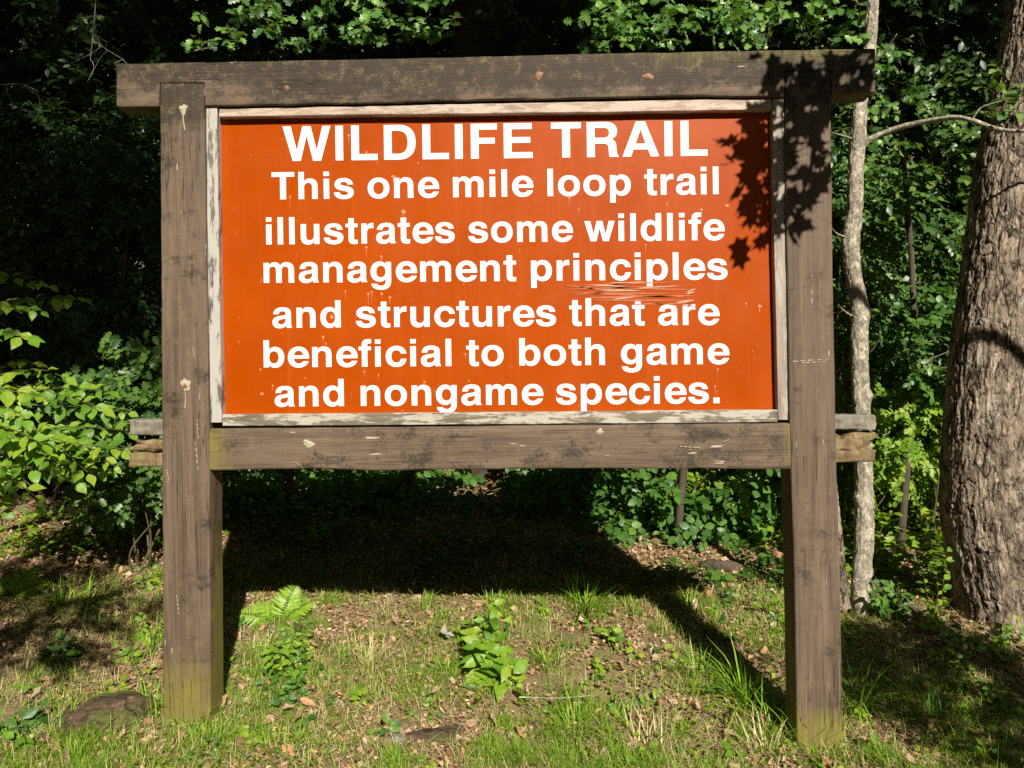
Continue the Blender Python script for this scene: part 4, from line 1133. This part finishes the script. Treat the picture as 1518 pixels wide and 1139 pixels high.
# ------------------------------------------------------------------ plants whose leaves can be told apart
def leafy_plant(name, label, cat, base, stems, tpls, m, lsize, step, group=None, extra_roll=.35, stem_r=.003, opposite=False, el0=-.25, width=1.0, face_up=.45):
    """stems: list of point lists; leaves set along them, every one an object"""
    root = empty(name, base); tag(root, label, cat, group)
    m = bpy.data.materials.get(m.name + '_veined') or m
    ms = leaf_obj_set(tpls, [m]); tubes = []
    for st in stems:
        path = spline(st, 24); tubes.append(tube(path, np.linspace(stem_r, stem_r * .4, 24), 5))
        seg = np.linalg.norm(np.diff(path, axis=0), axis=1); ln = seg.sum(); d = np.concatenate([[0], np.cumsum(seg)])
        k = max(2, int(ln / step)); side = 1
        for q in range(k + 1):
            t = ln * (.15 + .85 * q / k)
            p = np.array([np.interp(t, d, path[:, a]) for a in range(3)])
            p2 = np.array([np.interp(min(ln, t + .01), d, path[:, a]) for a in range(3)]); p1 = np.array([np.interp(t - .01, d, path[:, a]) for a in range(3)])
            tg = p2 - p1; head = math.atan2(-tg[0], tg[1])
            sides_ = (1, -1) if opposite else (side,)
            if q == k: sides_ = (0,)
            for sd in sides_:
                az = head - sd * random.uniform(.7, 1.25) + random.uniform(-.2, .2)
                el = el0 + random.uniform(-.3, .3); rl = random.uniform(-extra_roll, extra_roll)
                s = lsize * random.uniform(.65, 1.15) * (1 - .3 * q / k)
                dv = np.array([-math.sin(az), math.cos(az), math.tan(el)]) + np.array([0, 0, tg[2] / (np.linalg.norm(tg) + 1e-6) * .6])
                Rm = rot_dn(dv, sunward(1, extra_roll * .9, face_up))[0]
                off = Rm @ np.array([0, s * .12, 0])
                add_leaf(random.choice(ms), root, p + off, Rm, (s * width, s, s))
            side = -side
    V, F, R_ = cat_parts(tubes)
    obj('stem', mesh_np('stem', V, F, {'rnd': R_}, True, [M['stem']]), root)
    return root
def arch(a, b, sag=.06, n=4):
    a = np.asarray(a, float); b = np.asarray(b, float)
    return [a + (b - a) * t + np.array([0, 0, sag * math.sin(math.pi * t)]) + rng.normal(size=3) * .008 for t in np.linspace(0, 1, n)]
# the yellow green shrub at the left
sb = G(10, 790)
st = []
for (ax, ay, aY, bx_, by_, bY) in ((-40, 600, 1.3, 130, 700, .75), (-30, 640, 1.2, 90, 695, .6), (-60, 570, 1.3, 150, 605, 1.0), (-20, 660, 1.1, 185, 640, .95), (-60, 480, 1.4, 120, 440, 1.3), (-60, 520, 1.3, 45, 500, .85), (-30, 600, 1.4, 100, 590, 1.1), (-60, 680, 1.1, 60, 740, .7),
                                   (0, 700, 1.4, 150, 665, 1.2), (-50, 420, 1.6, 70, 420, 1.5), (-40, 620, 1.0, 40, 620, .7), (30, 650, 1.5, 140, 630, 1.4), (-40, 560, 1.5, 60, 540, 1.5), (60, 640, 1.2, 170, 690, .9), (-60, 640, .9, 60, 655, .62), (20, 620, 1.2, 190, 610, 1.0), (-20, 560, 1.2, 100, 560, 1.1), (0, 680, 1.0, 190, 670, .85), (-40, 660, 1.0, 110, 660, .7), (-60, 700, .9, 110, 715, .75), (-60, 590, .9, 70, 590, .7), (10, 600, 1.1, 160, 580, 1.1), (-60, 470, 1.2, 60, 460, .95), (-60, 720, 1.2, 160, 700, 1.0)):
    st.append(arch(P(ax, ay, aY), P(bx_, by_, bY), .05))
leafy_plant('shrub', 'yellow green broad leaved shrub lit by the sun at the left edge', 'shrub', sb, st + [arch(sb, P(-40, 600, 1.3), .0)], vary(OVATE, 4), M['leaf_young'], .108, .05, el0=-.3, width=1.0, stem_r=.004)
# spiky leaved (holly like) boughs above the sign
def holly(label, px0, px1, py0, py1, Y, nb, size, root_px):
    p = P(root_px, 400, Y + .6); b = np.array([p[0], p[1], float(zg(p[0], p[1]))])
    root_pt = P(root_px, 130, Y + .5)
    st = [[b, (b + root_pt) / 2 + np.array([.1, 0, 0]), root_pt]]
    for _ in range(nb):
        ex, ey = random.uniform(px0, px1), random.uniform(py0, py1)
        e_ = P(ex, ey, Y + random.uniform(-.35, .35))
        s_ = e_ + np.array([random.uniform(-.25, .25), random.uniform(.15, .4), random.uniform(.05, .22)])
        st.append(arch(s_, e_, .03))
    r_ = leafy_plant('holly_tree', label, 'tree', b, st[1:], vary(SPIKY, 3) + vary(TOOTH, 1), M['leaf_holly'], size, .036, extra_roll=.8, el0=-.35, stem_r=.003)
    V, F, R_ = tube(spline(st[0], 20), np.linspace(.03, .012, 20), 8)
    obj('trunk', mesh_np('trunk', V, F, None, True, [M['bark_dark']]), r_)
    return r_
holly('spiky leaved holly with sunlit sprays above the left half of the beam', 265, 560, -30, 72, 2.0, 40, .092, 420)
holly('holly sprays with small pale flecked leaves left of the broad shaded trunk', 520, 680, -30, 66, 2.3, 30, .08, 600)
holly('holly with broad shining leaves above the beam right of the broad trunk', 890, 1090, -30, 66, 1.7, 32, .095, 1000)
holly('holly behind the right end of the beam beside the sapling top', 1080, 1290, -30, 72, 1.4, 34, .085, 1180)
holly('holly sprays hanging right of the beam end beside the sapling', 1298, 1345, 60, 330, 1.6, 18, .075, 1330)
holly('spiky leaved sprays hanging in front of the big trunk at upper right', 1470, 1540, 90, 180, .75, 9, .07, 1560)

# ------------------------------------------------------------------ ground layer
# fallen leaves (a carpet nobody could count)
def on_ground(n, xr, yr, lift=0.0):
    x = rng.uniform(*xr, n); y = rng.uniform(*yr, n)
    return np.stack([x, y, zg(x, y) + lift], 1)
lt = [(np.array([(0, 0, 0), (-.32, .35, .16), (.30, .4, .06), (-.22, .75, .0), (.2, .8, .17), (0, 1.0, .08), (0, .5, -.02)], float), np.array([(0, 6, 1), (0, 2, 6), (1, 6, 3), (2, 4, 6), (3, 6, 5), (6, 4, 5)])),
      (np.array([(0, 0, .05), (-.22, .3, .0), (.35, .25, .2), (-.4, .6, .22), (.25, .65, .02), (-.1, 1.0, .12), (0, .5, .05)], float), np.array([(0, 6, 1), (0, 2, 6), (1, 6, 3), (2, 4, 6), (3, 6, 5), (6, 4, 5)]))]
parts = []
for k, t in enumerate(lt):
    for (n, xr, yr, s0, s1) in ((25000, (-3.7, 3.3), (-.7, 2.2), .012, .036), (700, (-2.9, 3.1), (-.7, 2.2), .035, .06), (9000, (-4.6, 4.6), (2.0, 6.5), .025, .06), (4500, (-8, 8), (-1.5, 6.5), .04, .08)):
        pos = on_ground(n, xr, yr, .004)
        keep = fbm(pos[:, 0] * 1.7 + 9, pos[:, 1] * 1.7, 3) + np.where(pos[:, 1] > .5, .14, 0) > .36
        pos = pos[keep]; n = len(pos); pos[:, 2] += rng.random(n) * .012
        parts.append(inst(t, pos, rotm(rng.uniform(0, 6.28, n), rng.normal(0, .45, n), rng.normal(0, .45, n)), np.stack([rng.uniform(s0, s1, n) * rng.uniform(.45, 1.1, n), rng.uniform(s0, s1, n), rng.uniform(s0, s1, n)], 1)))
V, F, R_ = cat_parts(parts)
tag(obj('fallen_leaves', mesh_np('fallen_leaves', V, F, {'rnd': R_}, False, [M['litter']])), 'carpet of brown and pinkish fallen leaves', None, None, 'stuff')
# blades
def blade_tpl(bend=.35, w=.03, n=3):
    V, F = [], []
    for i in range(n):
        t = i / n; V += [(-w * (1 - t * .6), bend * t * t, t * (1 - .25 * bend * t)), (w * (1 - t * .6), bend * t * t, t * (1 - .25 * bend * t))]
    V.append((0, bend, 1 - .25 * bend))
    for i in range(n - 1): a = 2 * i; F += [(a, a + 1, a + 3), (a, a + 3, a + 2)]
    F.append((2 * n - 2, 2 * n - 1, 2 * n))
    return np.array(V, float), np.array(F)
BL = [blade_tpl(.25, .03), blade_tpl(.7, .028), blade_tpl(1.15, .03, 4)]
def blades(pos, hmin, hmax, lean, wfac=1.0, dirs=None):
    parts = []; n = len(pos); w = rng.integers(0, 3, n)
    for k, t in enumerate(BL):
        s = w == k; q = pos[s]; m_ = len(q)
        if not m_: continue
        h = rng.uniform(hmin, hmax, m_)
        az = rng.uniform(0, 6.28, m_) if dirs is None else dirs[s]
        wf = wfac * .9
        parts.append(inst(t, q, rotm(az, -np.abs(rng.normal(0, lean, m_)), np.zeros(m_)), np.stack([wf * (h * .35 + .045), h, h], 1)))
    return cat_parts(parts)
# short lawn grass, thickest in the foreground
n = 85000
pos = on_ground(n, (-2.2, 2.6), (-.75, 1.6), -.003)
cl = fbm(pos[:, 0] * 2.3 + 1, pos[:, 1] * 2.3 + 8, 3)
cc = on_ground(620, (-2.2, 2.6), (-.75, 1.5)); wt = np.where(cc[:, 1] < -.05, 1.6, .7) * rng.random(620) ** 2 * (fbm(cc[:, 0] * 2 + 70, cc[:, 1] * 2, 3) > .40)
ci = rng.choice(620, 30000, p=wt / wt.sum()); cpos = cc[ci] + rng.normal(size=(30000, 3)) * np.array([.035, .035, 0]) * (.4 + 1.2 * rng.random(620))[ci][:, None]
cpos[:, 2] = zg(cpos[:, 0], cpos[:, 1]) - .003
Vc, Fc, Rc = blades(cpos, .03, .115, .7, .75)
tag(obj('grass', mesh_np('grass', Vc, Fc, {'rnd': (Rc * .3 + np.repeat(ci, 1)[0] * 0 + Rc * .7)}, False, [M['grass']])), 'clumped longer grass in front of the sign', None, None, 'stuff')
keep = cl * 1.7 - .33 + np.where(pos[:, 1] < -.10, .17, -.04) + rng.normal(size=n) * .05 > .49
V, F, R_ = blades(pos[keep], .02, .085, .65, .8)
tag(obj('grass', mesh_np('grass', V, F, {'rnd': R_}, False, [M['grass']])), 'short green and yellowing grass in front of the sign', None, None, 'stuff')
pos = on_ground(52000, (-2.4, 2.8), (-.75, 1.9), .002)
cl = fbm(pos[:, 0] * 3.1 + 21, pos[:, 1] * 3.1 + 8, 3)
V, F, R_ = blades(pos[cl > .36], .03, .10, 1.3, .7)
tag(obj('dry_grass', mesh_np('dry_grass', V, F, {'rnd': R_}, False, [M['straw']])), 'dry straw coloured grass lying on the ground', None, None, 'stuff')
pos = on_ground(5000, (-4.5, 4.8), (1.4, 4.5), -.003)
cl = fbm(pos[:, 0] * 1.5 + 31, pos[:, 1] * 1.5 + 8, 3)
V, F, R_ = blades(pos[cl > .5], .04, .13, .5, .8)
tag(obj('wood_grass', mesh_np('wood_grass', V, F, {'rnd': R_}, False, [M['grass']])), 'thin grass among the fallen leaves under the trees', None, None, 'stuff')
def rosettes(name, label, n, m, xr, yr, s0, s1):
    c = on_ground(n, xr, yr, .008); c = c[fbm(c[:, 0] * 1.8 + 60, c[:, 1] * 1.8, 3) > .42]; n = len(c)
    k = 7; idx = np.repeat(np.arange(n), k); a = rng.uniform(0, 6.28, n * k); sc = rng.uniform(s0, s1, n)[idx] * rng.uniform(.6, 1.2, n * k)
    p = c[idx] + np.stack([-np.sin(a) * sc * .35, np.cos(a) * sc * .35, rng.random(n * k) * sc * 1.3], 1)
    d = np.stack([-np.sin(a), np.cos(a), rng.normal(.15, .25, n * k)], 1)
    V, F, R_ = inst(OVATE, p, rot_dn(d, sunward(n * k, .4, .7)), sc, np.repeat(rng.random(n), k) * .7 + rng.random(n * k) * .3)
    return tag(obj(name, mesh_np(name, V, F, {'rnd': R_}, False, [M[m]])), label, None, None, 'stuff')
rosettes('weeds', 'small leafy weed rosettes dotted over the sunny ground', 230, 'leaf_young', (-2.1, 2.6), (-.7, 1.6), .018, .042)
rosettes('weeds', 'dark green weed rosettes dotted over the ground', 150, 'leaf_green', (-2.3, 3.0), (-.7, 2.2), .02, .045)
pos = np.concatenate([on_ground(9000, (-7, -2.1), (-1.5, 3.5), -.003), on_ground(9000, (2.5, 7), (-1.5, 3.5), -.003)])
V, F, R_ = blades(pos[fbm(pos[:, 0] * 2 + 31, pos[:, 1] * 2 + 8, 3) > .42], .03, .12, .7, 1.1)
tag(obj('grass', mesh_np('grass', V, F, {'rnd': R_}, False, [M['grass']])), 'grass at both sides of the clearing', None, None, 'stuff')
# low ground cover of small leaves
def cover(name, label, n, m, boxes, s0, s1, thr=.5, sd=0, hgt=.07):
    parts = []
    for (xr, yr, frac) in boxes:
        k = int(n * frac); x = rng.uniform(*xr, k); y = rng.uniform(*yr, k)
        keep = fbm(x * 2 + sd, y * 2 + sd, 3) > thr
        x, y = x[keep], y[keep]; k = len(x)
        pos = np.stack([x, y, zg(x, y) + rng.random(k) ** 1.4 * hgt + .012], 1)
        for t in (OVAL, KITE2):
            s = rng.random(k) < .5; q = pos[s]; j = len(q)
            if j: parts.append(inst(t, q, rotm(rng.uniform(0, 6.28, j), rng.normal(0, .35, j), rng.normal(0, .35, j)), rng.uniform(s0, s1, j)))
    V, F, R_ = cat_parts(parts)
    return tag(obj(name, mesh_np(name, V, F, {'rnd': R_}, False, [M[m]])), label, None, None, 'stuff')
cover('ground_cover', 'sunny leafy ground cover on the slope behind the sign at right', 26000, 'leaf_young', [((.6, 4.6), (2.6, 6.5), .55), ((1.5, 4.4), (1.3, 3.4), .35), ((-3.4, -1.2), (1.6, 3.6), .2)], .03, .065, .43, 4, .16)
cover('ground_cover', 'tall sunny seedlings between the sapling and the big trunk', 13000, 'leaf_young', [((1.7, 4.4), (1.6, 4.6), .75), ((.7, 2.2), (2.8, 4.6), .25)], .04, .085, .40, 44, .30)
cover('weeds', 'small weeds among the grass in front of the sign', 17000, 'leaf_young', [((-2.1, 2.4), (-.75, 1.5), 1.0)], .010, .026, .47, 14, .03)
cover('ivy', 'dark ivy on the shaded ground under the sign', 9000, 'leaf_green', [((-1.8, 1.6), (1.5, 4.2), 1.0)], .03, .07, .47, 24, .08)

def tuft(px, py, label, n=50, h=(.06, .16), spread=.03, lean=.55, m='grass', wf=1.0):
    c = G(px, py); n = int(n * 2.2); h = (h[0] * .8, h[1] * 1.2); wf *= 1.25
    r_ = rng.normal(size=(n, 2)) * spread; pos = np.stack([c[0] + r_[:, 0], c[1] + r_[:, 1], np.zeros(n)], 1)
    pos[:, 2] = zg(pos[:, 0], pos[:, 1]) - .004
    dirs = np.arctan2(-r_[:, 0], r_[:, 1]) + rng.normal(size=n) * .5
    V, F, R_ = blades(pos, h[0], h[1], lean, wf, dirs)
    return tag(obj('grass_tuft', mesh_np('grass_tuft', V, F, {'rnd': R_}, False, [M[m]]), None, c), label, 'grass tuft')
tuft(868, 905, 'drooping green grass tuft at the edge of the panel shadow', 90, (.10, .22), .035, .8)
tuft(1022, 905, 'grass tuft in sun beyond the corner of the lit patch', 60, (.08, .17), .03)
tuft(735, 905, 'short upright grass tuft left of the drooping tuft', 40, (.05, .13), .03, .35)
tuft(632, 905, 'sparse grass tuft with one pale curled leaf above it', 26, (.06, .13), .02, .4)
tuft(850, 1090, 'fine fanned pale green tuft at bottom centre', 170, (.07, .17), .05, .8, wf=.55)
tuft(1035, 1005, 'leafy green tuft left of the right post shadow', 60, (.06, .14), .045, .6)
tuft(810, 985, 'small green tuft right of the bramble seedling', 60, (.05, .11), .03, .45)
tuft(1105, 1040, 'long bladed tuft left of the right post foot', 60, (.12, .26), .04, .5)
tuft(1268, 1050, 'long arching tuft right of the right post foot', 34, (.14, .30), .04, .6)
tuft(1205, 1125, 'grass growing at the foot of the right post', 46, (.06, .14), .05, .5)
tuft(1150, 1085, 'thin grass leaning over the left edge of the right post', 30, (.10, .2), .03, .6)
tuft(1390, 1075, 'shaded dark grass tuft right of the right post', 110, (.08, .18), .08, .7)
tuft(285, 1085, 'short straw and green blades hugging the foot of the left post', 50, (.04, .10), .05, .7)
tuft(236, 1050, 'long bladed tuft by the foot of the left post', 60, (.07, .17), .045, .75)
tuft(305, 1110, 'short grass clump below the left post', 120, (.04, .09), .06, .6)
tuft(225, 965, 'shaded grass tuft left of the left post', 60, (.07, .15), .04, .6)
tuft(110, 905, 'dim broad grass patch in the left shade', 130, (.07, .16), .12, .6)
tuft(425, 1125, 'mown looking green clump at bottom left of centre', 160, (.03, .08), .10, .5)
tuft(80, 1105, 'grass clump at the bottom left corner', 120, (.04, .1), .10, .6)
tuft(545, 985, 'pale straw coloured tuft in the sunny patch', 70, (.06, .13), .05, .7, 'straw')
tuft(385, 975, 'straw and green tuft right of the left post', 60, (.06, .13), .04, .6, 'straw')
tuft(1140, 1120, 'straw tuft at bottom left of the right post', 60, (.06, .14), .06, .8, 'straw')
tuft(960, 1110, 'ragged straw tuft near the bottom edge', 70, (.06, .13), .07, .9, 'straw')

def herb(px, py, label, n_st, hgt, spread, tpl, m, ls, step, name='seedling', opposite=True, lean=(0, 0)):
    c = G(px, py); st = []
    for k in range(n_st):
        b = c + np.array([random.uniform(-spread, spread), random.uniform(-spread, spread), 0]); b[2] = float(zg(b[0], b[1])) - .005
        e_ = b + np.array([random.uniform(-spread, spread) + lean[0], random.uniform(-spread, spread) + lean[1], hgt * random.uniform(.7, 1.15)])
        st.append([b, (b + e_) / 2 + rng.normal(size=3) * .006, e_])
    return leafy_plant(name, label, 'plant', c, st, vary(tpl, 3), M[m], ls, step, opposite=opposite, stem_r=.0016, el0=-.15, width=.84, extra_roll=.5)
herb(735, 1010, 'large leaved bramble seedling in the middle of the lit patch', 9, .17, .085, OVATE, 'leaf_young', .115, .05)
herb(705, 960, 'bramble shoots just right of the pale dead leaf', 6, .15, .06, OVATE, 'leaf_young', .085, .045)
herb(912, 960, 'small bramble plant with four leaves at right of the lit patch', 5, .10, .04, OVATE, 'leaf_young', .075, .05)
herb(432, 1010, 'climbing small leaved plant right of the left post', 9, .21, .075, OVATE, 'leaf_young', .05, .028)
herb(440, 960, 'dark green sprig beneath the fern', 3, .10, .03, OVATE, 'leaf_green', .05, .03)
herb(420, 1040, 'broad leaved weed at the foot of the climbing plant', 6, .08, .06, OVATE, 'leaf_green', .06, .03)
herb(448, 905, 'small upright sprig beside the fern', 3, .06, .02, OVATE, 'leaf_green', .04, .025)
herb(85, 985, 'pale green leafy plant in dappled light at lower left', 4, .17, .04, OVATE, 'leaf_green', .065, .035)
herb(20, 1095, 'dark green broad leaved plant at the lower left corner', 4, .10, .06, OVATE, 'leaf_green', .08, .04)
herb(185, 990, 'bright yellow green seedling above the brown rock', 3, .08, .03, OVATE, 'leaf_young', .055, .03)
herb(228, 950, 'bright seedling touching the left side of the left post', 3, .12, .03, OVATE, 'leaf_young', .05, .03)
herb(215, 880, 'yellowing round leaved sprig left of the left post', 2, .16, .03, OVAL, 'leaf_young', .055, .05)
herb(640, 1050, 'small weed left of the bramble above the mossy stone', 3, .05, .04, OVAL, 'leaf_young', .035, .025)
herb(605, 935, 'single upright pale leaf in the lit patch', 1, .04, .01, OVATE, 'leaf_young', .055, .05)
herb(915, 1060, 'small leafy weed between the tufts at bottom right of centre', 3, .06, .03, OVATE, 'leaf_young', .05, .03)
herb(960, 1050, 'round leaved weed beside a curled brown leaf', 3, .06, .03, OVAL, 'leaf_young', .045, .03)
herb(1245, 1010, 'broad leaved weed climbing the right edge of the right post', 2, .16, .02, OVATE, 'leaf_young', .065, .05)
herb(1255, 965, 'single large leaf jutting right from the right post', 1, .10, .01, OVATE, 'leaf_young', .10, .12)
herb(1340, 925, 'dark glossy leaved plant between sapling and big trunk', 7, .16, .10, OVATE, 'leaf_green', .08, .04)
herb(1395, 940, 'climbing yellow green vine in front of the big trunk', 3, .40, .05, OVATE, 'leaf_young', .065, .05, 'vine')
herb(1500, 985, 'leafy weeds in front of the foot of the big trunk', 6, .14, .10, OVATE, 'leaf_young', .06, .035)
herb(1425, 965, 'dark leafy weeds on the shaded side of the big trunk foot', 5, .14, .07, OVATE, 'leaf_green', .065, .035)
herb(1440, 990, 'vine leaves at the foot of the big trunk', 3, .14, .05, OVATE, 'leaf_young', .055, .04, 'vine')
herb(1480, 1050, 'yellow leaved weed at the lower right corner', 4, .10, .06, OVATE, 'leaf_young', .06, .035)
herb(1080, 900, 'leafy weed in the lit strip left of the right post', 4, .10, .05, OVATE, 'leaf_green', .06, .035)
herb(1140, 920, 'bright broad leaf touching the shaded side of the right post', 2, .08, .02, OVATE, 'leaf_young', .08, .06)
herb(1000, 800, 'low leafy shoots at the back of the right lit strip', 5, .10, .12, OVATE, 'leaf_green', .08, .05)
herb(885, 770, 'pale green shoots at the top of the right lit strip', 4, .16, .08, OVATE, 'leaf_young', .085, .05)
herb(1150, 790, 'shoots behind the dark log left of the right post', 5, .14, .10, OVATE, 'leaf_green', .075, .045)
herb(150, 790, 'low green plants on the sunlit leaf litter at left', 5, .10, .15, OVATE, 'leaf_young', .07, .045)
herb(60, 765, 'small seedlings on the litter under the yellow green shrub', 4, .08, .15, OVATE, 'leaf_young', .06, .04)
# ferns
def fern(px, py, label, fronds, scale=1.0):
    c = G(px, py); root = empty('fern', c); tag(root, label, 'fern')
    for (az, el, ln) in fronds:
        parts = []; ln *= scale; k = 15
        dirv = np.array([-math.sin(az) * math.cos(el), math.cos(az) * math.cos(el), math.sin(el)])
        path = np.array([c + dirv * ln * t + np.array([0, 0, -.30 * ln * t * t]) for t in np.linspace(0, 1, 16)])
        parts.append(tube(path, np.linspace(.002, .0007, 16), 4))
        nrm = SUNV + np.array([0, 0, .5]) + .3 * rng.normal(size=3)
        nrm = nrm - dirv * nrm.dot(dirv); nrm /= np.linalg.norm(nrm); sdv = np.cross(dirv, nrm)
        path2 = np.array([np.interp(np.linspace(0, 1, 19), np.linspace(0, 1, 16), path[:, a]) for a in range(3)]).T
        for q in range(3, 19):
            t = q / 18; L_ = ln * .30 * math.sin(math.pi * min(1, .25 + .75 * t)) + .003
            for sd in (1, -1):
                dv = sd * sdv + dirv * (.25 + .5 * t) + rng.normal(size=3) * .06
                pin = leaf_tpl([.085, .075, .055], .1, .12)
                parts.append(inst(pin, path2[q][None], rot_dn(dv, nrm + rng.normal(size=3) * .15), np.array([[L_, L_, L_]])))
        V, F, R_ = cat_parts(parts)
        obj('frond', mesh_np('frond', V, F, {'rnd': R_}, False, [M['fern']]), root)
fern(414, 925, 'bright yellow green fern right of the left post at the shadow edge', [(1.75, .55, .25), (1.35, .9, .20), (-.6, 1.15, .27), (-1.25, .75, .25), (-2.6, .25, .15), (2.4, .3, .17)])
fern(10, 890, 'dim fern at the left edge of the photo', [(1.5, .7, .25), (-.4, .9, .28), (-1.3, .6, .25), (.5, .8, .22)])

# stones, logs, sticks
def lump(name, label, cat, px, py, size, m, seed, rot=0, flatb=.3):
    import bmesh
    c = G(px, py); bm = bmesh.new(); bmesh.ops.create_icosphere(bm, subdivisions=5, radius=1)
    V = np.array([v.co[:] for v in bm.verts]); F = np.array([[v.index for v in f.verts] for f in bm.faces]); bm.free()
    nrm = V.copy()
    d = (fbm(V[:, 0] * 2 + seed + V[:, 2], V[:, 1] * 2 + seed, 4) - .45) * .8 + (fbm(V[:, 0] * 7 + seed, V[:, 1] * 7 + V[:, 2] * 6, 3) - .45) * .22
    V = V * (1 + d[:, None]); V = np.sign(V) * np.abs(V) ** .85
    V *= np.array(size)
    cr, sr = math.cos(rot), math.sin(rot); V = np.stack([V[:, 0] * cr - V[:, 1] * sr, V[:, 0] * sr + V[:, 1] * cr, V[:, 2]], 1)
    V += c + np.array([0, 0, size[2] * flatb])
    return tag(obj(name, mesh_np(name, V, F, {'cav': np.clip(-d * 1.5, 0, 1)}, True, [m]), None, c), label, cat)
lump('rock', 'large brown rock half buried left of the left post', 'rock', 150, 1070, (.16, .12, .075), M['rock'], 3, .3, -.05)
lump('rock', 'flat mossy stone at the bottom left of centre', 'rock', 640, 1102, (.13, .05, .03), M['rock'], 8, .35, .4)
lump('rock', 'small grey stone tucked beside the mossy stone', 'rock', 588, 1100, (.035, .03, .018), M['grey_wood'], 5)
lump('log', 'short dark log lying in the lit strip left of the right post', 'log', 1068, 845, (.13, .05, .04), M['bark_dark'], 12, -.15, .5)
def stick(label, pts, r, m, lift=.012, name='stick'):
    q = [G(*p) for p in pts]
    for a in q: a[2] += lift
    V, F, R_ = tube(spline(q, 26), np.linspace(r, r * .5, 26), 7, .15)
    return tag(obj(name, mesh_np(name, V, F, {'rnd': R_}, True, [m]), None, q[0]), label, 'stick')
stick('long pale fallen branch running from the sapling foot to the lower right', [(1330, 880), (1372, 925), (1410, 965), (1450, 1010), (1500, 1060)], .024, M['bark_big'], .01, 'fallen_branch')
stick('thin bare twig on the litter left of the right post', [(1105, 905), (1130, 920), (1152, 935)], .006, M['bark_pale'])
stick('pale straw thin stick lying across the tuft at bottom centre', [(770, 1070), (830, 1068), (880, 1066)], .003, M['bark_pale'], .09)
stick('thin twig on shaded litter in the lower left', [(110, 1000), (140, 985), (165, 975)], .006, M['bark_pale'])
stick('curved twig in the grass at the bottom right', [(1120, 1100), (1160, 1112), (1200, 1135)], .005, M['bark_pale'])
def twig(label, pts, Y, r=.005, sub=True):
    q = [P(x, y, Y) for x, y in pts]
    parts = [tube(spline(q, 20), np.linspace(r, r * .3, 20), 5)]
    for k in range(3 if sub else 0):
        a = q[min(len(q) - 1, k + 1)]; parts.append(tube(spline([a, a + np.array([random.uniform(-.1, .1), 0, -.06]), a + np.array([random.uniform(-.2, .2), 0, -.16])], 8), np.linspace(r * .5, r * .2, 8), 4))
    V, F, R_ = cat_parts(parts)
    return tag(obj('dead_twig', mesh_np('dead_twig', V, F, {'rnd': R_}, True, [M['bark_pale']]), None, q[0]), label, 'twig')
twig('bare hanging twig near the top of the dark wood at left', [(143, -20), (140, 30), (137, 60), (134, 88)], 2.4)
twig('forked bare twig at the left edge of the photo', [(-20, 128), (10, 125), (35, 126), (55, 135)], 2.2)
twig('thin slanting twig in the dark above the beam left end', [(140, 62), (160, 75), (182, 88)], 2.4, .003)
twig('short pale twig just above the left part of the beam', [(286, 76), (305, 72), (322, 71)], 1.9, .005, False)
twig('bare branching twig right of the sapling at sign height', [(1318, 535), (1345, 520), (1360, 510), (1385, 505)], 1.8, .004)
# pale curled leaf and bigger single dead leaves
def dead_leaf(px, py, label, s, m, tpl=MAPLE, lift=.02, az=0, el=.3, roll=.3, curl=.5):
    c = G(px, py); V = tpl[0].copy(); V[:, 2] += curl * (V[:, 0] ** 2) - .1 * V[:, 1] ** 2
    F = tpl[1]; Rm = rotm([az], [el], [roll])[0]
    V = (Rm @ (V * s).T).T + c + np.array([0, 0, lift])
    return tag(obj('dead_leaf', mesh_np('dead_leaf', V, F, {'rnd': np.zeros(len(V))}, True, [m]), None, c), label, 'leaf')
dead_leaf(668, 960, 'pale grey curled leaf standing left of the bramble', .095, M['pale_leaf'], MAPLE, .03, 1.0, .5, .3, .8)
dead_leaf(840, 1030, 'long curled brown leaf right of the bramble', .11, M['litter'], OVATE, .012, 2.4, .1, .4, .9)
dead_leaf(895, 1025, 'orange brown leaf on the ground near bottom right of centre', .06, M['litter'], MAPLE, .015, 1.4)
dead_leaf(1065, 945, 'pale brown curled leaf at the edge of the post shadow', .10, M['litter'], OVATE, .02, 1.2, .1, .3, .9)
dead_leaf(700, 1125, 'dark red brown leaf at the bottom edge', .07, M['litter'], MAPLE, .012, .6)
dead_leaf(480, 955, 'tan leaf beside the climbing plant', .06, M['litter'], OVATE, .015, .8)
